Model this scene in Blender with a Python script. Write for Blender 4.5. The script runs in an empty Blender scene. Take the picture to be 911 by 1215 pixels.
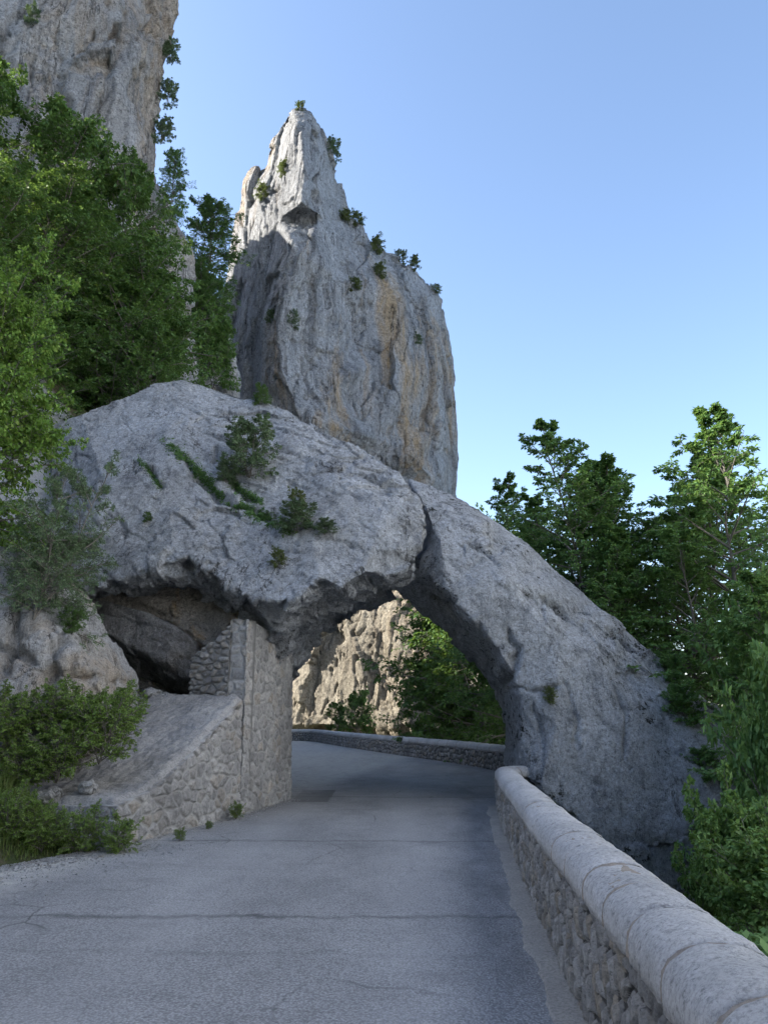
import bpy, math, random
import numpy as np
from mathutils import Vector, Matrix
from mathutils.geometry import delaunay_2d_cdt
from mathutils.bvhtree import BVHTree

SC = bpy.context.scene
COL = SC.collection
rad = math.radians
RNG = np.random.default_rng(7)

# ------------------------------------------------------------------ camera
F, CX, CY, PITCH, EYE = 920.0, 455.5, 607.5, rad(14.77), 1.6
cp, sp = math.cos(PITCH), math.sin(PITCH)
cam = bpy.data.cameras.new('camera')
cam.sensor_fit = 'VERTICAL'; cam.sensor_height = 24.0; cam.lens = 24.0 * F / 1215.0
cam.clip_start = 0.05; cam.clip_end = 9000
cam_ob = bpy.data.objects.new('camera', cam); COL.objects.link(cam_ob)
cam_ob.location = (0, 0, EYE); cam_ob.rotation_euler = (math.pi / 2 + PITCH, 0, 0)
SC.camera = cam_ob

def ray(px, py):
    a, b = (px - CX) / F, (CY - py) / F
    return np.array([a, cp - b * sp, sp + b * cp])
def P(px, py, Y):
    d = ray(px, py); return np.array([0, 0, EYE]) + d * (Y / d[1])
def G(px, py, z=0.0):
    d = ray(px, py); return np.array([0, 0, EYE]) + d * ((z - EYE) / d[2])

# ------------------------------------------------------------------ noise
_perm = np.random.default_rng(3).permutation(4096)
_g = np.random.default_rng(5).normal(size=(4096, 3)); _g /= np.linalg.norm(_g, axis=1)[:, None]
def _h(i, j, k):
    return _perm[(_perm[(_perm[i & 4095] + j) & 4095] + k) & 4095]
def perlin(p):
    p = np.asarray(p, float); i = np.floor(p).astype(np.int64); f = p - i
    u = f * f * f * (f * (f * 6 - 15) + 10); out = 0
    for dx in (0, 1):
        wx = u[:, 0] if dx else 1 - u[:, 0]
        for dy in (0, 1):
            wy = u[:, 1] if dy else 1 - u[:, 1]
            for dz in (0, 1):
                wz = u[:, 2] if dz else 1 - u[:, 2]
                g = _g[_h(i[:, 0] + dx, i[:, 1] + dy, i[:, 2] + dz)]
                out = out + wx * wy * wz * (g[:, 0] * (f[:, 0] - dx) + g[:, 1] * (f[:, 1] - dy) + g[:, 2] * (f[:, 2] - dz))
    return out * 1.4
def fbm(p, o=4, g=0.5):
    p = np.asarray(p, float); a, s = 1.0, 0
    for k in range(o):
        s = s + a * perlin(p * 2.03 ** k + 17.3 * k); a *= g
    return s
def ridged(p, o=3):
    p = np.asarray(p, float); a, s = 1.0, 0
    for k in range(o):
        s = s + a * (1 - 2 * np.abs(perlin(p * 2.1 ** k + 9.1 * k))); a *= .5
    return s
def worley(p):
    """F1, F2, id of nearest cell, vector to its centre"""
    p = np.asarray(p, float); i = np.floor(p).astype(np.int64)
    n = len(p); f1 = np.full(n, 9.); f2 = np.full(n, 9.); idn = np.zeros(n, np.int64); vec = np.zeros((n, 3))
    for dx in (-1, 0, 1):
        for dy in (-1, 0, 1):
            for dz in (-1, 0, 1):
                c = i + (dx, dy, dz); h = _h(c[:, 0], c[:, 1], c[:, 2])
                q = c + .5 + .42 * np.stack([_g[h, 0], _g[h, 1], _g[h, 2]], 1)
                v = p - q; d = np.sqrt((v * v).sum(1))
                m = d < f1
                f2 = np.where(m, f1, np.minimum(f2, d)); f1 = np.where(m, d, f1)
                idn = np.where(m, h, idn); vec = np.where(m[:, None], v, vec)
    return f1, f2, idn, vec
def facets(p, sl=.7):
    """blocky rock: every cell is a tilted plane"""
    f1, f2, h, v = worley(p)
    g = _g[(h * 7 + 11) & 4095]
    return g[:, 0] * .5 + sl * (v * g[:, [1, 2, 0]]).sum(1), f2 - f1
def sst(a, b, x):
    t = np.clip((x - a) / (b - a), 0, 1); return t * t * (3 - 2 * t)

# ------------------------------------------------------------------ object helpers
def tag(o, label=None, cat=None, group=None, kind=None):
    if label: o['label'] = label
    if cat: o['category'] = cat
    if group: o['group'] = group
    if kind: o['kind'] = kind
    return o
def empty(name, loc, label, cat, group=None):
    o = bpy.data.objects.new(name, None); COL.objects.link(o)
    o.location = tuple(loc); o.empty_display_size = .2
    return tag(o, label, cat, group)
def mesh_from(name, V, faces, smooth=False):
    """faces: list of int arrays (n,3)/(n,4)"""
    me = bpy.data.meshes.new(name)
    V = np.asarray(V, np.float32)
    if not isinstance(faces, (list, tuple)): faces = [faces]
    faces = [np.asarray(f, np.int32) for f in faces if len(f)]
    loops = np.concatenate([f.ravel() for f in faces])
    sizes = np.concatenate([np.full(len(f), f.shape[1], np.int32) for f in faces])
    me.vertices.add(len(V)); me.vertices.foreach_set('co', V.ravel())
    me.loops.add(len(loops)); me.loops.foreach_set('vertex_index', loops)
    me.polygons.add(len(sizes))
    me.polygons.foreach_set('loop_start', np.concatenate([[0], np.cumsum(sizes)[:-1]]).astype(np.int32))
    if smooth: me.polygons.foreach_set('use_smooth', np.ones(len(sizes), bool))
    me.update(calc_edges=True); me.validate(); 
    return me
def obj(name, V, faces, mat, parent=None, smooth=False, attrs=None, origin=None):
    V = np.asarray(V, float)
    if parent is not None: off = np.array(parent.location)
    elif origin is not None: off = np.asarray(origin, float)
    else:
        lo, hi = V.min(0), V.max(0); off = np.array([(lo[0] + hi[0]) / 2, (lo[1] + hi[1]) / 2, lo[2]])
    me = mesh_from(name, V - off, faces, smooth)
    for k, v in (attrs or {}).items():
        a = me.attributes.new(k, 'FLOAT', 'POINT'); a.data.foreach_set('value', np.asarray(v, np.float32))
    me.materials.append(mat)
    o = bpy.data.objects.new(name, me); COL.objects.link(o)
    if parent is not None: o.parent = parent
    else: o.location = tuple(off)
    return o
def copy_tree(src, loc, rz, sc, label, group=None, tilt=(0, 0)):
    r = src.copy(); COL.objects.link(r)
    r.location = tuple(loc); r.rotation_euler = (tilt[0], tilt[1], rz)
    r.scale = sc if isinstance(sc, tuple) else (sc, sc, sc)
    r['label'] = label
    if group: r['group'] = group
    for ch in src.children:
        c = ch.copy(); COL.objects.link(c); c.parent = r
    return r

# ------------------------------------------------------------------ materials
class NT:
    def __init__(s, name):
        s.m = bpy.data.materials.new(name); s.m.use_nodes = True
        s.t = s.m.node_tree; s.n = s.t.nodes; s.n.clear()
        s.out = s.n.new('ShaderNodeOutputMaterial')
        s.b = s.n.new('ShaderNodeBsdfPrincipled'); s.L(s.b.outputs[0], s.out.inputs[0])
        s.b.inputs['Specular IOR Level'].default_value = .25
        s.tc = s.n.new('ShaderNodeTexCoord')
    def L(s, a, b): s.t.links.new(a, b)
    def mapping(s, scale=(1, 1, 1), rot=(0, 0, 0), src=None):
        m = s.n.new('ShaderNodeMapping'); m.inputs['Scale'].default_value = scale; m.inputs['Rotation'].default_value = rot
        s.L(src or s.tc.outputs['Object'], m.inputs[0]); return m.outputs[0]
    def noise(s, scale, vec=None, detail=6, rough=.6, dist=0):
        n = s.n.new('ShaderNodeTexNoise'); n.inputs['Scale'].default_value = scale
        n.inputs['Detail'].default_value = detail; n.inputs['Roughness'].default_value = rough; n.inputs['Distortion'].default_value = dist
        s.L(vec or s.tc.outputs['Object'], n.inputs['Vector']); return n.outputs[0]
    def voro(s, scale, vec=None, feat='F1', out=0):
        n = s.n.new('ShaderNodeTexVoronoi'); n.feature = feat; n.inputs['Scale'].default_value = scale
        s.L(vec or s.tc.outputs['Object'], n.inputs['Vector']); return n.outputs[out]
    def ramp(s, f, stops):
        r = s.n.new('ShaderNodeValToRGB'); e = r.color_ramp.elements
        while len(e) < len(stops): e.new(.5)
        for q, (p, c) in zip(e, stops):
            q.position = p; q.color = (c, c, c, 1) if isinstance(c, (int, float)) else (*c, 1)
        s.L(f, r.inputs[0]); return r.outputs[0]
    def mix(s, f, a, b, mode='MIX'):
        m = s.n.new('ShaderNodeMix'); m.data_type = 'RGBA'; m.blend_type = mode
        for v, i in ((f, 0), (a, 6), (b, 7)):
            if isinstance(v, (int, float)): m.inputs[i].default_value = v if i == 0 else (v, v, v, 1)
            elif isinstance(v, tuple): m.inputs[i].default_value = (*v, 1)
            else: s.L(v, m.inputs[i])
        return m.outputs[2]
    def math(s, op, a, b=0.0, c=0.0):
        m = s.n.new('ShaderNodeMath'); m.operation = op
        for v, i in ((a, 0), (b, 1), (c, 2)):
            if isinstance(v, (int, float)): m.inputs[i].default_value = v
            else: s.L(v, m.inputs[i])
        return m.outputs[0]
    def attr(s, name):
        a = s.n.new('ShaderNodeAttribute'); a.attribute_name = name; return a.outputs['Fac']
    def sep(s, vec):
        x = s.n.new('ShaderNodeSeparateXYZ'); s.L(vec, x.inputs[0]); return x.outputs
    def normal(s):
        g = s.n.new('ShaderNodeNewGeometry'); return s.sep(g.outputs['Normal'])
    def bump(s, hts, dist=.05, strength=1.0):
        prev = None
        for h, d in hts:
            b = s.n.new('ShaderNodeBump'); b.inputs['Distance'].default_value = d; b.inputs['Strength'].default_value = strength
            s.L(h, b.inputs['Height'])
            if prev is not None: s.L(prev, b.inputs['Normal'])
            prev = b.outputs[0]
        s.L(prev, s.b.inputs['Normal'])
    def fin(s, col, rough=.9):
        s.L(col, s.b.inputs['Base Color']) if not isinstance(col, tuple) else setattr(s.b.inputs['Base Color'], 'default_value', (*col, 1))
        s.b.inputs['Roughness'].default_value = rough
        return s.m

def limestone(name, light, mid, dark, stain, stain_amt, k=1.0, vert=1.0, lichen=0.0, rot=(0, 0, 0), crack=.6, streak=.5):
    """k: size of the features (1 = boulder in the road, 5 = a cliff far off); vert < 1 draws the streaks out down the fall line"""
    s = NT(name)
    v0 = s.mapping((1 / k, 1 / k, 1 / k)); vs = s.mapping((1 / k, 1 / k, vert / k), rot)
    big = s.noise(.55, vs, 6, .66, .3); med = s.noise(2.3, vs, 8, .72, .6); fine = s.noise(13, v0, 6, .75); grain = s.noise(34, v0, 3, .7)
    col = s.mix(s.ramp(big, [(.36, 0), (.62, 1)]), light, mid)
    col = s.mix(s.ramp(med, [(.50, 0), (.68, .85)]), col, dark)
    st = s.noise(.42, s.mapping((1.1 / k, 1.1 / k, vert * .7 / k), rot), 7, .7, .8)
    col = s.mix(s.math('MULTIPLY', s.ramp(st, [(.51, 0), (.62, 1)]), stain_amt), col, stain)
    # weather streaks running down the face
    sk = s.noise(2.6, s.mapping((1.5 / k, 1.5 / k, vert * .22 / k), rot), 7, .7, .3)
    col = s.mix(s.math('MULTIPLY', s.ramp(sk, [(.54, 0), (.66, 1)]), streak), col, tuple(x * .45 for x in mid))
    col = s.mix(.9, col, s.ramp(fine, [(.33, .36), (.47, .92), (.56, 1.05), (.70, 1.45)]), 'MULTIPLY')
    col = s.mix(.6, col, s.ramp(grain, [(.33, .45), (.47, .95), (.66, 1.35)]), 'MULTIPLY')
    # pock marks, with the shade inside the pits put into the colour
    pk = s.noise(7.5, s.mapping((1 / k, 1 / k, .6 / k), rot), 6, .8, .3)
    col = s.mix(s.ramp(pk, [(.60, 0), (.645, .75)]), col, tuple(x * .25 for x in mid))
    if lichen:
        sp_ = s.noise(6.5, v0, 5, .78); area = s.noise(.75, v0, 3)
        msk = s.math('MULTIPLY', s.ramp(sp_, [(.545, 0), (.58, 1)]), s.ramp(area, [(.47, 0), (.60, lichen)]))
        col = s.mix(msk, col, (.04, .045, .042))
    # long open cracks
    c1 = s.noise(.8, s.mapping((1 / k, 1 / k, vert * .45 / k), rot), 7, .62, .4)
    crm = s.math('MULTIPLY', s.ramp(s.math('ABSOLUTE', s.math('SUBTRACT', c1, .5)), [(.0, 1), (.007, 0)]), s.math('MULTIPLY', s.ramp(s.noise(.8, v0, 3), [(.47, 0), (.56, 1)]), crack))
    col = s.mix(crm, col, (.05, .047, .045))
    bh = s.noise(4.3, vs, 10, .74, .4); pits = s.voro(8, s.mapping((1 / k, 1 / k, .6 / k)), 'SMOOTH_F1')
    s.bump([(bh, .17 * k), (pits, .05 * k), (fine, .11 * k), (grain, .04 * k), (pk, -.08 * k), (s.math('SUBTRACT', 1.0, crm), .05 * k)], strength=.9)
    return s.fin(col, .92)

ROCK = limestone('boulder_limestone', (.61, .65, .71), (.47, .505, .56), (.22, .24, .275), (.48, .46, .41), .15, 1.0, .7, .45, (rad(25), 0, rad(30)), .9, .55)
SLAB = limestone('slab_limestone', (.59, .63, .69), (.45, .485, .54), (.21, .23, .265), (.46, .45, .41), .14, .8, .8, 1.0, (0, rad(40), 0), .8, .55)
SPIRE = limestone('spire_limestone', (.56, .585, .62), (.42, .445, .485), (.20, .215, .24), (.58, .43, .26), .85, 5.0, .32, .3, crack=.9, streak=.7)
CLIFF = limestone('cliff_limestone', (.55, .56, .575), (.41, .42, .435), (.20, .205, .22), (.50, .40, .29), .6, 4.0, .20, .2, crack=.8, streak=.8)
WARM = limestone('golden_limestone', (.45, .42, .36), (.36, .335, .28), (.19, .17, .145), (.43, .35, .25), .5, 3.0, .35, 0, crack=.9, streak=.4)
CAVE = limestone('cave_limestone', (.60, .57, .53), (.48, .45, .42), (.24, .235, .23), (.62, .44, .24), 1.0, 1.0, .7, 0)
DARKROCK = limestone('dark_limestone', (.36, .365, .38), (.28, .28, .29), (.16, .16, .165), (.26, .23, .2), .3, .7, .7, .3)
OUTCROP = limestone('outcrop_limestone', (.56, .575, .60), (.46, .47, .49), (.28, .285, .295), (.52, .40, .26), .45, .6, .7, .3, crack=1)

def asphalt():
    s = NT('worn_asphalt'); o = s.tc.outputs['Object']
    X, Y, Z = s.sep(o)
    agg = s.voro(62, o); agg2 = s.noise(38, o, 4, .8); big = s.noise(.55, s.mapping((1, .5, 1)), 7, .72)
    col = s.mix(s.ramp(big, [(.38, 0), (.62, 1)]), (.205, .207, .213), (.295, .297, .302))
    col = s.mix(.8, col, s.ramp(agg, [(.0, 1.5), (.40, 1.0), (.75, .6)]), 'MULTIPLY')
    col = s.mix(.8, col, s.ramp(agg2, [(.32, .55), (.48, 1.0), (.68, 1.35)]), 'MULTIPLY')
    col = s.mix(s.ramp(s.noise(48, o, 3, .7), [(.60, 0), (.66, .6)]), col, (.46, .45, .43))
    col = s.mix(s.ramp(s.noise(.9, s.mapping((.6, 1.6, 1)), 6, .75, .5), [(.55, 0), (.7, .45)]), col, (.12, .12, .125))
    wig = s.math('MULTIPLY', s.math('SUBTRACT', s.noise(1.3, o, 6, .7), .5), .5)
    wig2 = s.noise(7, o, 5, .75)
    tot = None
    for y0, w, amt, sl in ((7.05, .026, .85, -.005), (11.05, .022, .7, .02), (16.9, .04, .6, .05), (6.0, .02, .25, .03)):
        d = s.math('ABSOLUTE', s.math('ADD', s.math('SUBTRACT', Y, y0), s.math('ADD', s.math('MULTIPLY', X, sl), wig)))
        d = s.math('ADD', d, s.math('MULTIPLY', s.math('SUBTRACT', wig2, .5), w * 3))
        m = s.math('MULTIPLY', s.ramp(s.math('DIVIDE', d, w * 4), [(.12, 1), (.6, .25), (1., 0)]), amt)
        tot = m if tot is None else s.math('MAXIMUM', tot, m)
    # bitumen smear along the right side, oil by the wall
    band = s.math('SUBTRACT', X, s.math('MULTIPLY_ADD', Y, .085, .30))
    bm = s.math('MULTIPLY', s.ramp(s.math('ABSOLUTE', band), [(.10, .5), (.42, 0)]), s.ramp(s.noise(1.1, s.mapping((1.4, .35, 1)), 6, .72), [(.44, 0), (.62, 1)]))
    tot = s.math('MAXIMUM', tot, bm)
    col = s.mix(s.math('MULTIPLY', tot, s.ramp(s.noise(2.5, o, 6, .8), [(.35, .25), (.6, .85)])), col, (.035, .036, .04))
    wv = s.n.new('ShaderNodeMix'); wv.data_type = 'RGBA'; wv.inputs[0].default_value = .18; s.L(o, wv.inputs[6])
    wn = s.n.new('ShaderNodeTexNoise'); wn.inputs['Scale'].default_value = 2.2; wn.inputs['Detail'].default_value = 6; s.L(o, wn.inputs['Vector']); s.L(wn.outputs['Color'], wv.inputs[7])
    ck = s.voro(.9, wv.outputs[2], 'DISTANCE_TO_EDGE')
    ckm = s.math('MULTIPLY', s.ramp(ck, [(.0, 1), (.012, 0)]), s.ramp(s.noise(.35, o, 3), [(.5, 0), (.6, .75)]))
    col = s.mix(ckm, col, (.05, .05, .052))
    px_ = s.math('ABSOLUTE', s.math('ADD', X, 1.45)); py_ = s.math('ABSOLUTE', s.math('SUBTRACT', Y, 17.2))
    pm = s.math('MULTIPLY', s.ramp(s.math('ADD', px_, s.math('MULTIPLY', wig2, .15)), [(.42, 1), (.46, 0)]), s.ramp(s.math('MULTIPLY', py_, .5), [(.62, 1), (.66, 0)]))
    col = s.mix(s.math('MULTIPLY', pm, .6), col, (.06, .06, .062))
    for xc in (-1.9, .1):      # wheel tracks, slightly polished
        tr = s.math('ABSOLUTE', s.math('ADD', s.math('SUBTRACT', X, xc), s.math('MULTIPLY_ADD', Y, -.02, wig)))
        col = s.mix(s.math('MULTIPLY', s.ramp(tr, [(.1, .22), (.55, 0)]), s.ramp(s.noise(.8, o, 4), [(.35, .3), (.6, 1)])), col, (.40, .40, .41))
    # grit along the left edge
    lw = s.math('SUBTRACT', X, s.math('MULTIPLY_ADD', Y, .19, -5.55))
    gm = s.math('MULTIPLY', s.ramp(s.math('ADD', lw, s.math('MULTIPLY', s.math('SUBTRACT', wig2, .5), 1.0)), [(.05, .8), (.75, 0)]), s.ramp(s.noise(4, o, 5, .8), [(.35, .2), (.6, 1)]))
    col = s.mix(gm, col, (.44, .43, .40))
    s.bump([(agg, .006), (agg2, .003), (s.noise(2, o, 4), .02)])
    return s.fin(col, .85)
ASPHALT = asphalt()

def concrete(name, a, b, k=1.0, lich=False):
    s = NT(name); o = s.tc.outputs['Object']
    col = s.mix(s.ramp(s.noise(1.6 * k, o, 6, .7), [(.35, 0), (.65, 1)]), a, b)
    col = s.mix(s.ramp(s.noise(9 * k, o, 6, .75), [(.56, 0), (.7, .6)]), col, tuple(x * .45 for x in b))
    col = s.mix(.9, col, s.ramp(s.noise(42 * k, o, 5, .8), [(.33, .5), (.5, 1.0), (.66, 1.2)]), 'MULTIPLY')
    if lich:
        col = s.mix(s.math('MULTIPLY', s.ramp(s.noise(20, o, 6, .82), [(.55, 0), (.61, .8)]), s.ramp(s.noise(2.2, o, 4), [(.35, .25), (.6, 1)])), col, (.15, .155, .16))
        col = s.mix(s.ramp(s.noise(13, s.mapping((1, 1, 1), (.4, .9, .2)), 6, .8), [(.60, 0), (.66, .6)]), col, (.66, .66, .65))
        col = s.mix(s.ramp(s.noise(1.1, o, 5, .7), [(.5, 0), (.7, .5)]), col, (.27, .28, .28))
    s.bump([(s.noise(14 * k, o, 7, .75), .035 / k), (s.noise(80 * k, o, 3), .006 / k)])
    return s.fin(col, .9)
COPING = concrete('granular_coping_stone', (.52, .525, .535), (.41, .415, .425), 1.3, True)
JOINT = concrete('grey_mortar', (.36, .32, .275), (.28, .25, .22))
KERB = concrete('kerb_concrete', (.36, .35, .33), (.27, .265, .255))
RAMP = concrete('rough_concrete', (.40, .395, .39), (.25, .25, .255), .8)

def masonry(name, stone_a, stone_b, warm, mort):
    s = NT(name); o = s.tc.outputs['Object']
    t = s.attr('tone'); m = s.attr('mortar')
    col = s.mix(t, stone_a, stone_b)
    col = s.mix(s.ramp(s.math('FRACT', s.math('MULTIPLY', t, 7.31)), [(.72, 0), (.95, .7)]), col, warm)
    col = s.mix(.9, col, s.ramp(s.noise(11, o, 8, .78), [(.32, .42), (.5, .98), (.68, 1.3)]), 'MULTIPLY')
    col = s.mix(s.ramp(s.noise(26, o, 5, .8), [(.57, 0), (.64, .7)]), col, (.10, .10, .105))
    mc = s.mix(s.noise(3, o, 5), mort, tuple(x * 1.5 for x in mort))
    col = s.mix(s.ramp(m, [(.3, 0), (.7, 1)]), col, mc)
    col = s.mix(s.ramp(s.noise(.8, s.mapping((1, 1, .5)), 5, .7), [(.50, 0), (.68, .6)]), col, (.15, .15, .155))
    s.bump([(s.noise(14, o, 8, .75), .05), (s.noise(60, o, 4, .7), .012)])
    return s.fin(col, .92)
WALLSTONE = masonry('parapet_rubble_stone', (.23, .23, .23), (.40, .395, .385), (.35, .31, .25), (.07, .07, .07))
PIERSTONE = masonry('pier_rubble_stone', (.29, .295, .305), (.48, .48, .485), (.41, .375, .33), (.31, .315, .32))

def soil():
    s = NT('mossy_soil'); o = s.tc.outputs['Object']
    col = s.mix(s.ramp(s.noise(.9, o, 6, .7), [(.4, 0), (.6, 1)]), (.06, .085, .03), (.13, .11, .075))
    col = s.mix(.7, col, s.ramp(s.noise(11, o, 6, .75), [(.3, .5), (.7, 1.3)]), 'MULTIPLY')
    nz = s.math('ABSOLUTE', s.normal()[2])
    rk = s.mix(s.ramp(s.noise(.15, s.mapping((1, 1, .3)), 6, .65), [(.4, 0), (.65, 1)]), (.51, .545, .60), (.45, .475, .51))  # steep faces, cool tone chosen for the light the added wall bounces
    col = s.mix(s.ramp(nz, [(.42, 1), (.52, 0)]), col, rk)
    s.bump([(s.noise(6, o, 8, .75), .15)])
    return s.fin(col, .95)
SOIL = soil()

def leaf_mat(name, a, b, c, trans=.35):
    s = NT(name); t = s.attr('tone')
    col = s.ramp(t, [(0, a), (.55, b), (1, c)])
    s.L(col, s.b.inputs['Base Color']); s.b.inputs['Roughness'].default_value = .55; s.b.inputs['Specular IOR Level'].default_value = .3
    tr = s.n.new('ShaderNodeBsdfTranslucent'); s.L(s.mix(.5, col, (.16, .22, .02)), tr.inputs[0])
    mx = s.n.new('ShaderNodeMixShader'); mx.inputs[0].default_value = trans
    s.L(s.b.outputs[0], mx.inputs[1]); s.L(tr.outputs[0], mx.inputs[2]); s.L(mx.outputs[0], s.out.inputs[0])
    return s.m
LEAF_A = leaf_mat('beech_leaf', (0.051, 0.113, 0.041), (0.082, 0.173, 0.051), (0.136, 0.238, 0.063))
LEAF_B = leaf_mat('hazel_leaf', (0.099, 0.196, 0.049), (0.167, 0.313, 0.062), (0.255, 0.360, 0.088))
LEAF_C = leaf_mat('hornbeam_leaf', (0.083, 0.181, 0.072), (0.133, 0.269, 0.094), (0.214, 0.370, 0.124), .45)
LEAF_D = leaf_mat('bramble_leaf', (0.063, 0.136, 0.046), (0.109, 0.219, 0.063), (0.201, 0.328, 0.109))
LEAF_E = leaf_mat('juniper_leaf', (0.091, 0.156, 0.091), (0.148, 0.229, 0.125), (0.229, 0.308, 0.182), .2)
LEAF_F = leaf_mat('cliff_shrub_leaf', (0.088, 0.131, 0.053), (0.157, 0.211, 0.079), (0.281, 0.299, 0.124))
LEAF_G = leaf_mat('fresh_weed_leaf', (.12, .21, .05), (.18, .29, .07), (.27, .37, .12))
GRASSM = leaf_mat('grass_blade', (.07, .12, .035), (.115, .175, .05), (.22, .24, .09))
def bark():
    s = NT('grey_bark'); o = s.tc.outputs['Object']
    col = s.mix(s.noise(6, s.mapping((1, 1, .2)), 5), (.10, .095, .085), (.20, .19, .175))
    s.bump([(s.noise(18, s.mapping((1, 1, .25)), 5), .03)])
    return s.fin(col, .9)
BARK = bark()

# ------------------------------------------------------------------ rocks
BVHS = {}
def solid(outl, inner, thick, shrink=.9, backmid=0.0, shift=0.0):
    """closed body: a front skin through (px, py, Y) points, a back skin thick metres behind it"""
    pts = [Vector(p[:2]) for p in outl] + [Vector(p[:2]) for p in inner]
    n = len(outl)
    r = delaunay_2d_cdt(pts, [], [list(range(n))], 1, 1e-4)
    src = r[3]
    allp = list(outl) + list(inner)
    W = []
    for k, v in enumerate(r[0]):
        if src[k]: W.append(P(*allp[src[k][0]]))
        else:
            d = min(range(len(allp)), key=lambda q: (allp[q][0] - v[0]) ** 2 + (allp[q][1] - v[1]) ** 2); W.append(P(v[0], v[1], allp[d][2]))
    W = np.array(W); tri = np.array(r[2])
    c = W.mean(0)
    idx = {}
    for k, sidx in enumerate(src):
        for q in sidx: idx[q] = k
    ring = [idx[q] for q in range(n)]
    B = W.copy(); B[:, 0] = c[0] + (W[:, 0] - c[0]) * shrink + shift; B[:, 2] = W[:, 2] + (c[2] - W[:, 2]) * (1 - shrink) * .6
    isr = np.zeros(len(W), bool); isr[ring] = True
    B[:, 1] = W[:, 1] * .25 + (c[1]) * .75 + thick
    B[~isr, 1] += backmid
    N = len(W)
    V = np.vstack([W, B])
    side = []
    for a in range(n):
        i, j = ring[a], ring[(a + 1) % n]
        side += [(i, j, j + N), (i, j + N, i + N)]
    faces = np.vstack([tri, tri[:, ::-1] + N, np.array(side)])
    return V, faces
def rock(name, outl, inner, thick, voxel, smooth, disp, mat, label, cat, shrink=.9, backmid=0.0, shift=0.0, extra=None):
    V, Fc = solid(outl, inner, thick, shrink, backmid, shift) if outl is not None else extra
    me = mesh_from('tmp', V, Fc)
    import bmesh
    bm = bmesh.new(); bm.from_mesh(me); bmesh.ops.recalc_face_normals(bm, faces=bm.faces); bm.to_mesh(me); bm.free()
    o = bpy.data.objects.new('tmp', me); COL.objects.link(o)
    m = o.modifiers.new('r', 'REMESH'); m.mode = 'VOXEL'; m.voxel_size = voxel
    if smooth:
        m = o.modifiers.new('s', 'SMOOTH'); m.factor = .5; m.iterations = smooth
    dg = bpy.context.evaluated_depsgraph_get(); dg.update()
    ev = bpy.data.meshes.new_from_object(o.evaluated_get(dg))
    bpy.data.objects.remove(o); bpy.data.meshes.remove(me)
    n = len(ev.vertices); co = np.empty(n * 3, np.float32); ev.vertices.foreach_get('co', co); co = co.reshape(-1, 3).astype(float)
    nr = np.empty(n * 3, np.float32); ev.vertex_normals.foreach_get('vector', nr); nr = nr.reshape(-1, 3).astype(float)
    co2 = disp(co, nr)
    lo, hi = co2.min(0), co2.max(0); off = np.array([(lo[0] + hi[0]) / 2, (lo[1] + hi[1]) / 2, lo[2]])
    ev.vertices.foreach_set('co', (co2 - off).astype(np.float32).ravel())
    ev.polygons.foreach_set('use_smooth', np.ones(len(ev.polygons), bool)); ev.update()
    ev.name = name; ev.materials.clear(); ev.materials.append(mat)
    ob = bpy.data.objects.new(name, ev); COL.objects.link(ob); ob.location = tuple(off)
    tag(ob, label, cat)
    nl = len(ev.loops); lv = np.empty(nl, np.int32); ev.loops.foreach_get('vertex_index', lv)
    if nl == 4 * len(ev.polygons):
        BVHS[ob.name] = BVHTree.FromPolygons(co2.tolist(), lv.reshape(-1, 4).tolist())
    else:
        BVHS[ob.name] = BVHTree.FromPolygons(co2.tolist(), [list(p.vertices) for p in ev.polygons])
    print('rock', name, n)
    return ob
def hit(px, py, only=None):
    best = None; d = Vector(ray(px, py)); d.normalize()
    for k, b in BVHS.items():
        if only and k not in only: continue
        r = b.ray_cast(Vector((0, 0, EYE)), d)
        if r[0] is not None and (best is None or r[3] < best[1]): best = (np.array(r[0]), r[3], np.array(r[1]))
    return best

def rotx(p, ax, ang):
    c, s = math.cos(ang), math.sin(ang); q = p.copy()
    i, j = {'x': (1, 2), 'y': (0, 2), 'z': (0, 1)}[ax]
    q[:, i] = c * p[:, i] - s * p[:, j]; q[:, j] = s * p[:, i] + c * p[:, j]
    return q
def fissures(lines, Y):
    out = []
    for pts, wd, dp in lines:
        w_ = np.array([P(a, b, Y) for a, b in pts]); out.append((w_[:, [0, 2]], wd, dp * 1.5))
    return out
def carve(co, nr, fis):
    d = np.zeros(len(co)); x = co[:, [0, 2]] + np.stack([fbm(co * 2.5, 3), fbm(co * 2.5 + 40, 3)], 1) * .07
    for pl, wd, dp in fis:
        best = np.full(len(co), 9.); tt = np.zeros(len(co)); n = len(pl) - 1
        for k in range(n):
            a, b = pl[k], pl[k + 1]; ab = b - a; t = np.clip(((x - a) @ ab) / (ab @ ab), 0, 1)
            q = np.linalg.norm(x - a - t[:, None] * ab, axis=1); m = q < best; best = np.where(m, q, best); tt = np.where(m, (k + t) / n, tt)
        tap = np.clip(np.minimum(tt, 1 - tt) * 5, .15, 1) * (.6 + .7 * np.clip(perlin(co * 1.7 + 5) + .4, 0, 1))
        d -= dp * tap * np.exp(-(best / (wd * tap + .01)) ** 2) * sst(.2, -.1, nr[:, 1])
    return d
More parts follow.
